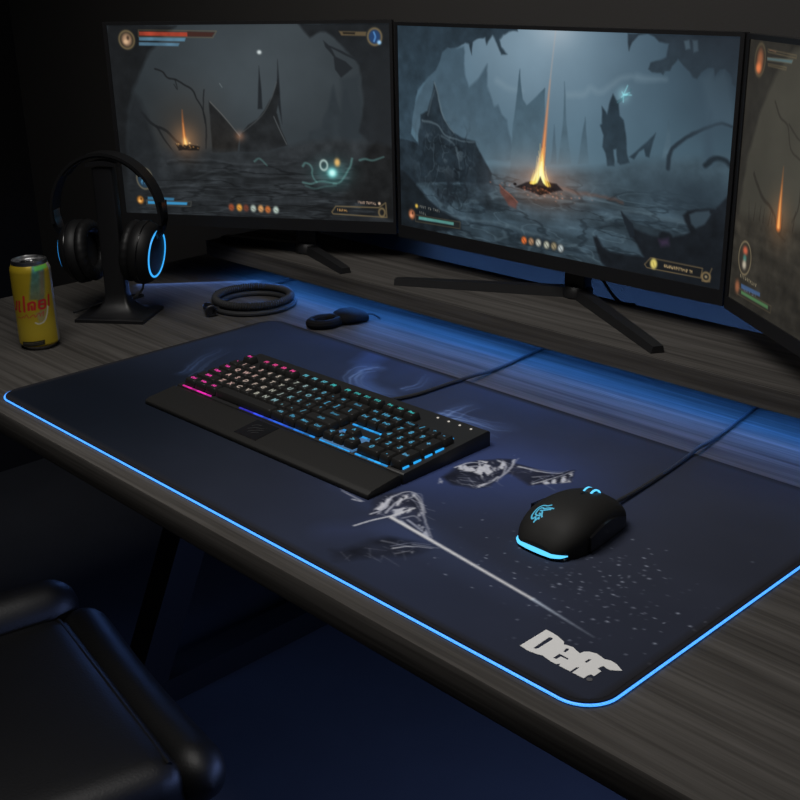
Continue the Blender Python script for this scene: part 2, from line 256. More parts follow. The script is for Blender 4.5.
M_hide  = mat('dark_leather', (.003,.003,.0033), .48, spec=.3, noise=.2, bump=.12, bscale=350)
M_alu   = mat('brushed_aluminium', (.62,.62,.63), .3, 1.0, noise=.1, nscale=200)
M_alud  = mat('dark_aluminium', (.10,.10,.11), .38, 1.0, noise=.1)
M_hpring= mat('cyan_ring_light', (.02,.02,.02), .4, emit=(.035,.36,.85), power=1.25)
M_mled  = mat('mouse_light', (.02,.02,.02), .4, emit=(.10,.58,1.0), power=1.35)
M_emb   = mat('emblem_light', (.02,.02,.02), .4, emit=(.07,.42,.62), power=.95)
M_edge  = mat('mat_edge_light', (.02,.02,.02), .4, emit=(.06,.30,1.0), power=1.35)
M_shled = mat('shelf_led', (.02,.02,.02), .4, emit=(.06,.28,1.0), power=29)
M_wled  = mat('rear_led', (.02,.02,.02), .4, emit=(.15,.36,1.0), power=12)
M_white = mat('indicator_light', (.02,.02,.02), .4, emit=(.75,.7,.62), power=.75)
M_logo  = mat('logo_print', (.86,.86,.86), .8, noise=.04, nscale=800)
M_logod = mat('logo_mark_print', (.10,.10,.11), .8, noise=.04)
def braid_nodes(m, lo, hi, scale):
    nt = m.node_tree; N = nt.nodes; L = nt.links; b = N['Principled BSDF']
    tc = N.new('ShaderNodeTexCoord'); n = N.new('ShaderNodeTexNoise'); n.inputs['Scale'].default_value = scale
    r = N.new('ShaderNodeMapRange'); r.inputs['From Min'].default_value = .35; r.inputs['From Max'].default_value = .65
    r.inputs['To Min'].default_value = lo; r.inputs['To Max'].default_value = hi
    L.new(tc.outputs['Object'], n.inputs['Vector']); L.new(n.outputs['Fac'], r.inputs['Value']); L.new(r.outputs['Result'], b.inputs['Emission Strength'])
braid_nodes(M_edge, 1.1, 2.4, 1600)

# ------------------------------------------------------------------ the room (desk top is z = 0 while building; everything is lifted at the end)
FL = -.74
M_wall = mat('charcoal_wall', (.050,.0475,.045), .9, spec=.2, noise=.06, nscale=6, bump=.1, bscale=250)
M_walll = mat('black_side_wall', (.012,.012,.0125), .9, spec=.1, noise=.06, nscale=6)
M_floor = mat('dark_floor', (.040,.043,.050), .75, spec=.25, noise=.12, nscale=14, bump=.2, bscale=500)
b = new(); box(b,-3.2,1.6,-1.7,1.44,FL-.06,FL); struct('floor', b, M_floor)
b = new(); box(b,-3.2,1.6,1.34,1.44,FL,1.96); struct('wall_back', b, M_wall)
b = new(); box(b,-2.88,-2.78,-1.7,1.34,FL,1.96); struct('wall_left', b, M_walll)

# ------------------------------------------------------------------ desk
desk = thing('gaming_desk', 'long dark grey wood desk carrying the monitors, mat and keyboard', 'desk', (-.85,.94,FL))
b = new(); box(b,-1.832,.16,.552,1.335,-.032,0,.0025,2); obj('tabletop', b, M_wood, desk)
def leg(x):
    b = new()
    def bar(y0,z0,y1,z1,wy,wx):
        d = Vector((0,y1-y0,z1-z0)).normalized(); s = Vector((0,-d.z,d.y))
        q = []
        for (yy,zz) in ((y0,z0),(y1,z1)):
            c = Vector((x,yy,zz)); q.append([c+s*wy/2+Vector((wx/2,0,0)), c-s*wy/2+Vector((wx/2,0,0)), c-s*wy/2-Vector((wx/2,0,0)), c+s*wy/2-Vector((wx/2,0,0))])
        loft(b, q)
    bar(1.15,-.034,.845,-.71,.062,.055); bar(.74,-.715,1.30,-.715,.05,.06); bar(.80,-.05,1.29,-.05,.035,.06)
    return b
for x in (-1.60,-.02): obj('leg', leg(x), M_steel, desk)
b = new(); box(b,-1.57,-.05,1.24,1.28,-.10,-.034,.002); obj('cross_beam', b, M_steel, desk)

# ------------------------------------------------------------------ shelf with the blue light strip
shelf = thing('monitor_shelf', 'raised grey wood shelf at the back of the desk with blue light strip underneath', 'shelf', (-.8,1.2,0))
b = new(); loft(b, [[Vector((x_,y_,z_)) for y_,z_ in ((1.119,.0405),(1.1275,.0405),(1.1275,.0460),(1.292,.0460),(1.292,.0665),(1.119,.0665))] for x_ in (-1.68,.16)]); obj('board', b, M_wood, shelf)
b = new(); box(b,-1.678,.158,1.121,1.291,.0664,.0672); obj('top_veneer', b, M_wood, shelf)
for x in (-1.6795,-.95,.10):
    b = new(); box(b,x,x+.022,1.228,1.288,.0002,.0460,.001); obj('support', b, M_woodd, shelf)
b = new(); box(b,-1.615,.15,1.145,1.157,.0430,.0461); obj('light_strip', b, M_shled, shelf, 'glowing blue light strip')
b = new(); box(b,-1.34,.15,1.2922,1.2960,.050,.060); obj('rear_light_strip', b, M_wled, shelf, 'glowing blue light strip')

# ------------------------------------------------------------------ pictures of the game on the three screens
def face_icon(cv, f, r, c1, c2):
    cv.blob(f, r, r*1.05, (40,34,26), .9, 8); cv.blob(f, r*.75, r*.85, c1, .95, 4); x,y = cv.P(f)[0]
    cv.blob([(x-.15*r,y+.25*r)], r*.35, r*.3, c2, .9, 3); cv.blob([(x+.2*r,y-.25*r)], r*.22, r*.3, (30,24,20), .7, 3)
def paint_centre():
    A = lambda k: ART['c_'+k]
    w,h = 520,280; cv = Canvas(w,h,1000,1000); X = cv.X/w; Y = cv.Y/h
    g = np.clip(np.exp(-((X-.46)/.30)**2-((Y-.0)/.42)**2),0,1)[...,None]
    t = np.clip(Y/.6,0,1)[...,None]
    sky = np.array([60,83,100.])*(1-t)+np.array([82,110,126.])*t
    sky = sky*(1-g)+np.array([120,144,160.])*g
    rs = np.clip((X-.62)/.38,0,1)[...,None]; sky = sky*(1-.22*rs)
    cv.img[:] = sky*(1+.10*(fbm(w,h,8,5,5,21)-.5))[...,None]
    cv.blob(A('beam')[:2], 34, 26, (190,200,208), .5)
    for k in ('cloud1','cloud2','cloud3'): cv.line(A(k),(128,150,162),5,.45,5,1,6)
    cv.poly(A('haze1'),(72,94,108),.8,5,8)
    cv.poly(A('mount'),(60,80,94),.95,2.0,7,.10,(76,98,112))
    for k,c0 in (('spireE',(66,88,102)),('spireA',(62,84,98)),('spireB',(64,85,98)),('spireC',(60,80,93)),('spireD',(66,86,100)),('spireF',(62,82,95))):
        cv.poly(A(k),c0,.95,1.2,3,.08,(84,108,122))
    # mist along the horizon
    cv.mix((slice(0,h),slice(0,w)),(80,104,117),.42*np.exp(-((Y-.585)/.075)**2)*(1-.4*X))
    cv.poly(A('ground'),(70,90,102),1,7,6,.16,(44,57,66))
    W = (slice(0,h),slice(0,w)); rid = fbm(w,h,12,20,5,31)-.5; rg = (1-np.abs(2*fbm(w,h,9,20,3,33)-1))**6
    gm = np.clip((Y-.60)/.10,0,1)*np.clip(1.15-np.abs(X-.5)*.5,0,1)
    cv.img *= (1+.95*rid*gm)[...,None]; cv.mix(W,(104,128,140),np.clip((rg-.6)*.9,0,.24)*gm); cv.mix(W,(24,33,40),np.clip(((1-np.abs(2*fbm(w,h,8,18,4,37)-1))**6-.55)*1.6,0,.5)*gm)
    for k in ('path1','path2','path3'): cv.line(A(k),(104,124,134),2.4,.35,2.2,1,10); 
    for k in ('path1','path2','path3'): cv.line([(x,y+6) for x,y in cv.P(A(k))],(34,44,52),3,.5,2,1,10)
    cv.poly(A('pill'),(56,74,87),.7,4,8); cv.mix(W,(36,47,56),.75*np.exp(-((X-.93)/.12)**2-((Y-.64)/.09)**2)); cv.line(A('arch'),(36,47,56),5,.95,1.2,3,7); cv.line(A('arch2'),(28,37,44),7,.95,1.6,4,8)
    cv.poly(A('statue'),(34,47,57),.98,1.3,4,.20,(48,64,75)); cv.line(A('statarm'),(36,50,60),3,.9,1,1,2)
    cv.poly(A('shard'),(42,57,68),.95,1.2,3,.15)
    cv.blob(A('teal'),8,8,(110,190,205),.5,2,True); [cv.line([cv.P(A('teal'))[0],(cv.P(A('teal'))[0][0]+rng.normal(0,7),cv.P(A('teal'))[0][1]+rng.normal(0,6))],(140,215,225),1.2,.7,.6) for _ in range(9)]; cv.line(A('statarm'),(120,190,205),1,.5,1,.5,3)
    # foreground left
    for k in ('rocks3','rocks1','rocks2'): cv.poly(A(k),(38,48,56),.7,3,16,.5)
    cv.poly(A('cone'),(38,50,59),1,1.5,7,.35,(32,42,50))
    for k,a_ in (('conerim1',.55),('conerim2',.5),('conerim3',.3),('conerim4',.35)): cv.line(A(k),(122,142,152),2.2,a_,1.4,1.2,6)
    r3 = (1-np.abs(2*fbm(w,h,34,10,3,55)-1))**4; mk = np.exp(-((X-.17)/.10)**4-((Y-.68)/.20)**4); cv.mix(W,(108,128,138),np.clip((r3-.72)*1.2,0,.22)*mk); cv.mix(W,(20,27,33),np.clip(((1-np.abs(2*fbm(w,h,26,9,3,57)-1))**5-.5)*2.0,0,.6)*mk)
    r2 = fbm(w,h,26,14,4,44); cv.mix(W,(112,130,140),np.clip((r2-.60)*5,0,.45)*np.exp(-((X-.17)/.09)**2-((Y-.62)/.14)**2))
    cv.mix(W,(24,31,38),np.clip((r2-.56)*6,0,.8)*np.exp(-((X-.20)/.10)**2-((Y-.76)/.12)**2))
    cv.poly(A('cave'),(38,51,61),.98,1.3,9,.22,(52,71,84)); cv.line(A('cave')[6:26],(86,108,120),1.6,.25,1.4,1,6)
    cv.poly(A('top'),(38,48,57),.97,1.2,6,.18,(50,66,77)); cv.poly(A('tophole'),(84,106,119),.8,1.2,3); cv.poly(A('tophole2'),(80,101,114),.8,1.2,3)
    cv.mix(W,(34,41,49),np.clip((X-.80)/.18,0,1)*np.clip(1-Y/.42,0,1)*.75)
    cv.mix(W,(60,78,92),.5*np.exp(-((X-.95)/.05)**2-((Y-.33)/.10)**2))
    cv.poly(A('fgL'),(22,28,33),.95,2.5,9,.4)
    cv.poly(A('fgR'),(25,30,36),.97,1.8,6,.35,(19,23,28)); cv.poly(A('fgRhole'),(52,66,76),.95,1.6,4); cv.poly(A('fgRlight'),(42,54,62),.9,2,5,.2); cv.poly(A('claw'),(26,33,40),1,1,3)
    cv.poly(A('glowv'),(70,52,82),.7,3,8); cv.mix(W,(20,24,29),.55*np.clip((X-.72)/.28,0,1)*np.clip((Y-.72)/.2,0,1))
    cv.poly(A('red'),(92,58,54),.85,1.8,6,.3); cv.line(A('red')[:8],(150,84,70),1.4,.6,1)
    # fire and its beam
    P = cv.P(A('beam')); x0,y0 = P[-1]
    cv.blob([(x0,y0)],60,30,(220,115,50),.38,2,True)
    cv.line(A('ember'),(150,80,50),3,.35,3,2,12); 
    cv.line(P,(206,170,150),1.2,.25,1.2,3,0,False,.6)
    cv.line(P[1:],(232,124,60),1.2,.2,1.6,9,0,False,.95)
    cv.line(P[2:],(255,186,104),.8,.3,.9,4.5,0,False,1)
    cv.poly([(x,y+1) for x,y in cv.P(A('mound'))],(34,30,32),1,1.2,6,.5)
    cv.blob([(x0,y0-4)],13,11,(255,130,40),.8,2,True)
    for i in range(70):
        t = rng.random()**1.7; a = rng.normal(0,7+3*t); q = (x0+a,y0+3); q2 = (x0+a*.55+rng.normal(0,2),y0-7-44*(1-abs(a)/22 if abs(a) < 22 else 0)*rng.random())
        cv.line([q,q2],(255,120+rng.integers(0,90),40),2.4,.6,1.0,.3,2,True)
    cv.line([(x0+1,y0-26),(x0-1,y0+2)],(255,225,150),1.5,.7,1.5,5,1,True)
    for i in range(12):
        x = x0+rng.normal(0,15); cv.blob([(x,y0+5+rng.random()*3)],2.6,1.8,(30,24,24),.9,3)
    cv.poly([(x0-13,y0+6),(x0-5,y0+1),(x0,y0-8),(x0+4,y0),(x0+12,y0+6)],(44,32,30),.9,1,3,.4)
    for i in range(60):
        x = x0+rng.normal(0,34); y = y0+8+abs(rng.normal(0,6)); cv.blob([(x,y)],1.5,1,(200,100,60),.5*rng.random(),2,True)
    # overlays
    gold = (128,108,74)
    cv.frame(A('hudL')+A('hudL')[:2],gold,1,.6,.7); cv.poly(A('hudL'),(34,34,32),.6,.8); cv.poly(A('hudLbar'),(88,158,132),.95,.8,0,.2,(86,140,150))
    face_icon(cv,A('hudLface'),8,(196,120,84),(225,160,120)); cv.blob(A('hudLdot'),3,3,(230,190,80),.95,3)
    cv.text(A('hudLt1'),(160,158,148),12,.7); cv.text(A('hudLt2'),(140,140,130),6,.6)
    for i,c0 in enumerate([(232,112,52),(170,130,96),(196,198,186),(186,188,170),(150,138,108),(186,196,196)]):
        f = A('ic%d'%i); cv.blob(f,6.2,6.2,(30,30,30),.75,6); cv.blob(f,4.6,5.0,c0,.95,4); x,y = cv.P(f)[0]; cv.line([(x-2,y-2),(x+2,y+3)],(40,40,40),1,.6,.6)
    cv.poly(A('hudR'),(24,24,24),.5,.8); cv.frame(A('hudR'),gold,.9,.85,.7); cv.blob(A('hudRgem'),5,6.5,(222,204,110),.98,5); x,y = cv.P(A('hudRgem'))[0]; cv.line([(x-1,y-2),(x+1,y+3)],(120,110,50),1,.6,.6)
    cv.text(A('hudRt'),(202,172,122),17,.9); cv.frame(A('hudRk'),gold,.9,.8,.7); cv.blob(A('hudRc'),5,5,gold,.85,2,False,.28); cv.blob(A('hudRc'),2,2,(170,150,110),.8,3)
    return cv
def paint_left():
    A = lambda k: ART['l_'+k]
    w,h = 430,280; cv = Canvas(w,h,1000,1000); X = cv.X/w; Y = cv.Y/h; W = (slice(0,h),slice(0,w))
    g = np.exp(-((X-.55)/.33)**2-((Y-.22)/.40)**2)[...,None]
    cv.img[:] = (np.array([42,48,52.])*(1-g)+np.array([64,72,77.])*g)*(1+.16*(fbm(w,h,7,5,5,61)-.5))[...,None]
    cv.mix(W,(62,54,46),.6*np.exp(-((X-.27)/.12)**2-((Y-.55)/.2)**2))
    cv.poly(A('castle'),(40,47,52),.85,2.5,5,.1,(46,53,58)); cv.poly(A('castle2'),(42,49,54),.7,4,6)
    for k in ('spA','spB'): cv.poly(A(k),(30,34,38),.95,1,1)
    cv.poly(A('tentA'),(27,29,31),.97,1.1,3,.3,(38,36,34)); cv.poly(A('tentB'),(28,31,33),.97,1.1,3,.3,(34,36,38))
    for k,c0 in (('tentArim',(112,110,106)),('tentBrim',(84,88,90)),('tentC',(110,116,118))): cv.line(A(k),c0,1.1,.65,.8)
    cv.blob(A('tentArim')[4:6],7,7,(150,96,64),.6,2,True)
    for k,w0 in (('branch',3),('branch2',1.6),('branch3',2),('branch4',4.5),('branch5',3)): cv.line(A(k),(26,28,30),w0,.9,.8,w0*.7,5)
    cv.poly(A('ground'),(46,50,53),.95,6,8,.3,(34,37,40)); rgl = (1-np.abs(2*fbm(w,h,4,30,4,75)-1))**5; cv.mix(W,(66,73,77),np.clip((rgl-.62)*1.5,0,.3)*np.clip((Y-.68)/.08,0,1)); cv.mix(W,(18,20,22),np.clip(((1-np.abs(2*fbm(w,h,5,28,4,77)-1))**6-.5)*2,0,.6)*np.clip((Y-.66)/.08,0,1))
    gm = np.clip((Y-.68)/.08,0,1); cv.img *= (1+.75*(fbm(w,h,7,30,5,71)-.5)*gm)[...,None]
    for k in ('rg1','rg2','rg3'): cv.line(A(k),(70,76,80),1.6,.35,1.6,1,8); cv.line([(x,y+4) for x,y in cv.P(A(k))],(22,24,26),3,.5,2,1,8)
    cv.poly(A('cave'),(24,26,28),.97,3,8,.2); cv.poly(A('cave2'),(30,33,36),.8,6,8,.2)
    cv.poly(A('right'),(25,28,31),.96,2.2,7,.2,(36,40,44)); cv.poly(A('claw'),(30,34,38),.95,1,2)
    cv.mix(W,(32,35,38),.7*np.clip((X-.9)/.05,0,1)*np.clip((Y-.1)/.2,0,1)*np.clip((.7-Y)/.15,0,1))
    cv.poly(A('rockR'),(26,27,28),.92,4,12,.4)
    # fire
    P = cv.P(A('fire')); x0,y0 = P[-1]; cv.blob([(x0,y0-6)],20,22,(220,130,60),.42,2,True)
    cv.line(P,(206,112,52),.8,.5,1.3,7,1,False,.95); cv.line(P[1:],(250,184,110),.4,.5,.8,3.2,1,False,1)
    cv.blob([(x0,y0-4)],4.5,6,(255,170,80),.8,2,True); cv.poly(A('firerock'),(30,26,24),.95,1,7,.4)
    for i in range(26): cv.blob([(x0+rng.normal(0,12),y0+rng.normal(1,2))],1.3,1.1,(255,170,80),.6*rng.random(),2,True)
    # teal glow
    cv.blob(A('teal'),26,18,(70,150,150),.5,2,True); cv.blob(A('teal'),7.5,7.5,(120,230,225),.95,3,True); cv.blob(A('teal'),4,4,(215,255,250),.8,3)
    for k,a_ in (('t1',.6),('t2',.65),('t3',.6),('t4',.35),('t5',.6),('t6',.5)): cv.line(A(k),(104,160,156),2.4,a_,1.6,1.4,3)
    cv.blob(A('ring'),5.5,7,(170,195,190),.85,2,False,.28); cv.blob(A('org'),4.5,6,(240,190,110),.9,3)
    cv.blob(A('star'),3.5,3,(215,225,225),.9,3); cv.line(A('star2'),(120,130,132),1,.7,.7)
    # overlays
    gold = (116,100,70)
    cv.frame(A('fr1')+A('fr1')[:2],gold,1,.6,.8); cv.poly(A('redb'),(62,34,28),.9,.8); cv.poly(A('red'),(156,60,42),.98,.8,0,.2); cv.poly(A('bl1'),(82,120,142),.95,.8,0,.2); cv.poly(A('bl2'),(78,112,134),.95,.8,0,.2)
    face_icon(cv,A('por'),11,(178,142,112),(214,178,140)); cv.blob(A('por'),12,12.5,gold,.8,2,False,.14)
    cv.poly(A('trb'),(104,88,62),.8,.9); cv.poly(A('trb2'),(24,22,20),.95,.8); cv.blob(A('tro'),9.5,11,(34,62,104),.97,7); cv.blob(A('tro'),9.8,11,gold,.85,2,False,.16); x,y = cv.P(A('tro'))[0]
    cv.line([(x-1,y-6),(x+1,y),(x-1,y+6)],(96,156,216),2,.8,1); cv.blob(A('trd'),3,3,(150,205,250),.95,3)
    cv.blob(A('blc'),12.5,15,(36,62,84),.9,7); cv.blob(A('blc'),13,16,(112,104,84),.75,2,False,.10); x,y = cv.P(A('blc'))[0]
    for q in range(5): cv.line([(x+rng.normal(0,4),y+rng.normal(0,5)),(x+rng.normal(0,4),y+rng.normal(0,5))],(84,150,190),1.4,.7,.8)
    cv.poly(A('blf'),(40,44,46),.6,1); cv.frame(A('blf')+A('blf')[:2],(110,110,100),.9,.5,.7); cv.poly(A('bla'),(52,110,146),.95,.8); cv.poly(A('blb'),(56,140,190),.98,.8); face_icon(cv,A('blo'),7,(214,140,60),(240,190,110))
    for i,c0 in enumerate([(150,72,44),(232,160,62),(110,58,44),(176,190,180),(216,158,100),(196,108,52),(186,204,194)]):
        f = A('ic%d'%i); cv.blob(f,4.6,5.6,c0,.95,4); x,y = cv.P(f)[0]; cv.line([(x-1.5,y),(x+1.5,y+2)],(50,40,30),1,.5,.7)
    cv.frame(A('brf'),gold,1.5,.9,.8); cv.text(A('brt'),(216,164,96),6,.9); cv.text(A('brt2'),(190,160,140),13,.9); cv.blob(A('brd'),2,2.4,(220,190,160),.9,4); cv.blob(A('brc'),4.5,6,gold,.9,2,False,.3)
    return cv
def paint_right():
    A = lambda k: ART['r_'+k]
    w,h = 640,300; cv = Canvas(w,h,1000,1000); X = cv.X/w; Y = cv.Y/h; W = (slice(0,h),slice(0,w))
    g = np.exp(-((X-.4)/.45)**2-((Y-.35)/.45)**2)[...,None]
    cv.img[:] = (np.array([50,48,42.])*(1-g)+np.array([70,68,60.])*g)*(1+.22*(fbm(w,h,9,5,5,91)-.5))[...,None]
    cv.poly(A('cave'),(42,40,36),.9,4,8,.15); 
    cv.blob([(w*.78,h*.2)],150,60,(44,42,38),.5); cv.poly([(w*.5,h*.62),(w*.58,h*.4),(w*.66,h*.55),(w*.72,h*.3),(w*.78,h*.6),(w*.9,h*.66)],(44,42,38),.9,2,6,.2)
    cv.poly([(0,h*.66),(w*.3,h*.60),(w*.6,h*.63),(w,h*.6),(w,h),(0,h)],(56,52,45),.9,7,10,.25,(40,38,34))
    gm = np.clip((Y-.6)/.1,0,1); cv.img *= (1+.5*(fbm(w,h,8,26,5,97)-.5)*gm)[...,None]
    for k,w0 in (('tr1',2.6),('tr2',2),('tr3',5),('tr4',3)): cv.line(A(k),(44,41,36),w0,.85,1.2,w0*.6,5)
    for i in range(9):
        x = 40+i*14+rng.normal(0,4); y = h*(.60+.01*rng.normal()); cv.line([(x,y+14),(x+rng.normal(0,3),y-10*rng.random())],(38,34,30),2,.8,1,.6,2)
    P = cv.P(A('fire')); x0,y0 = P[-1]; cv.blob([(x0,y0-8)],26,24,(190,105,45),.3,2,True)
    cv.line(P,(196,108,52),1.2,.3,1.6,12,1,False,.9); cv.line(P[1:],(244,172,96),.8,.35,1,6,1,False,.95)
    gold = (112,98,72)
    cv.blob(A('face'),9,12,(150,92,62),.95,3); cv.blob(A('face2'),8,6,(224,124,74),.95,3); cv.blob(A('face'),14,17,(92,82,62),.6,2,False,.12)
    for k in ('b1','b2','b3'): cv.frame(A(k)+A(k)[:2],gold,.9,.7,.8)
    cv.poly(A('b2'),(82,104,108),.9,.9); cv.poly(A('b1r'),(150,104,84),.9,1,2)
    cv.blob(A('circ'),18,19.5,(52,48,42),.6,8); cv.blob(A('circ'),18,19.5,(120,108,84),.85,2,False,.07); cv.blob(A('circg'),7,5,(196,96,70),.95,3); cv.blob(A('circ'),5,4.5,(70,120,110),.9,3); cv.blob(A('circb'),6,5.5,(190,180,160),.9,3)
    cv.poly(A('fb'),(46,44,38),.5,1); cv.frame(A('fb')+A('fb')[:2],(100,88,66),.9,.6,.7); cv.text(A('n1')[:4],(176,162,130),11,.9); cv.poly(A('bb'),(62,86,122),.95,.9); cv.text([A('bb')[0]+10,A('bb')[1]+18,A('bb')[2]-6,A('bb')[3]+18],(120,140,180),10,.6); cv.poly(A('gb'),(74,112,74),.95,.9); cv.blob(A('emb'),7,8,(150,92,64),.9,3)
    for i in range(5): cv.blob([(w*(.34+.05*i),h*.93)],8,8,[(190,150,80),(150,90,60),(170,180,170),(190,120,60),(150,160,150)][i],.9,4)
    cv.line([(w*.72,h*.9),(w*.95,h*.9),(w*.96,h*.95),(w*.7,h*.95),(w*.72,h*.9)],gold,1.5,.9,.8)
    return cv

# ------------------------------------------------------------------ monitors
M_screen = mat('screen_picture', (.004,.004,.004), .55, spec=.2, attr='picture', attr_emit=True, power=1.0)
def monitor(label, O, R, wid, z0, z1, scr, cv, hub, tipL, tipR):
    R = Vector((R[0],R[1],0)).normalized(); B = Vector((-R.y,R.x,0)); O = Vector((O[0],O[1],0))
    fr = lambda v: O+R*v.x+B*v.y+Vector((0,0,v.z))
    hub = Vector(hub)
    t = thing('monitor', label, 'monitor', (hub.x,hub.y,.0672), 'monitors on the raised shelf')
    x0,x1,s0,s1 = scr
    b = new(); box(b,0,wid,.0025,.013,z0,z1,.0015,2,fr); obj('casing', b, M_case, t)
    b = new(); box(b,wid*.22,wid*.78,.0128,.030,z0+.045,z1-.07,.008,3,fr); obj('rear_housing', b, M_case, t)
    b = new()
    for a in ((0,x0,z0,z1),(x1,wid,z0,z1),(x0,x1,z0,s0),(x0,x1,s1,z1)): box(b,a[0],a[1],0,.0026,a[2],a[3],0,1,fr)
    obj('bezel', b, M_black, t)
    h,w = cv.h,cv.w; u = np.linspace(x0,x1,w); v = np.linspace(s1,s0,h)
    pos = np.zeros((h,w,3)); o = np.array(O); r = np.array(R); bb = np.array(B)
    pos[...,:2] = (o+bb*.0018)[:2]+u[None,:,None]*r[:2]; pos[...,2] = v[:,None]
    link('screen', grid_mesh('screen', cv.linear(), pos), M_screen, t, 'lit screen showing a misty ruined landscape with a column of fire')
    # stand: neck behind the panel, hub and two splayed feet
    n = fr(Vector((wid/2,.026,0))); n.z = 0
    b = new(); box(b,-.018,.018,-.010,.010,.070,z0+.09,.003,2,lambda q: Vector((hub.x,hub.y,0))+R*q.x+B*q.y+Vector((0,0,q.z))); obj('stand_neck', b, M_black, t)
    b = new(); lathe(b,[(.020,.0675),(.022,.069),(.022,.078),(.018,.084)],(hub.x,hub.y,0),n=32); obj('stand_hub', b, M_black, t)
    for tip in (tipL,tipR):
        d = Vector((tip[0]-hub.x,tip[1]-hub.y,0)); Ln = d.length; d.normalize(); s = Vector((-d.y,d.x,0)); b = new(); rings = []
        for q,hw,ht in ((0.01,.011,.014),(.5,.0100,.012),(.93,.0095,.010),(1,.009,.009)):
            c = Vector((hub.x,hub.y,.0674))+d*Ln*q
            rings.append([c-s*hw, c+s*hw, c+s*hw*.75+Vector((0,0,ht)), c-s*hw*.75+Vector((0,0,ht))])
        loft(b, rings); obj('stand_foot', b, M_black, t)
    return t
mc = monitor('wide monitor in the middle, blue grey scene with an orange fire beam', (-1.305,1.235), (1,0), .587, .110, .4375, (.0055,.5815,.130,.4325), paint_centre(), (-.972,1.272,0), (-1.215,1.142), (-.742,1.135))
b = new(); tube(b, catmull([(-.945,1.262,.20),(-.94,1.268,.13),(-.925,1.272,.095),(-.905,1.280,.0705),(-.88,1.282,.0700)],8), .0022, 8); obj('power_cable', b, M_rub, mc)
RL = (.8545,.5195)
monitor('dim monitor behind the headphones, grey scene with teal glow and small fire', (-1.311-.8545*.4835,1.236-.5195*.4835), RL, .4835, .113, .4405, (.0065,.479,.132,.4355), paint_left(), (-1.475,1.185,0), (-1.655,1.140), (-1.318,1.132))
th = math.radians(124.3); dR = (math.sin(th), math.cos(th))
monitor('monitor cut off by the picture edge, brownish scene with a thin flame', (-.7165,1.2365), dR, .585, .108, .4365, (.008,.577,.125,.4305), paint_right(), (-.40,1.12,0), (-.50,1.135), (-.27,1.135))

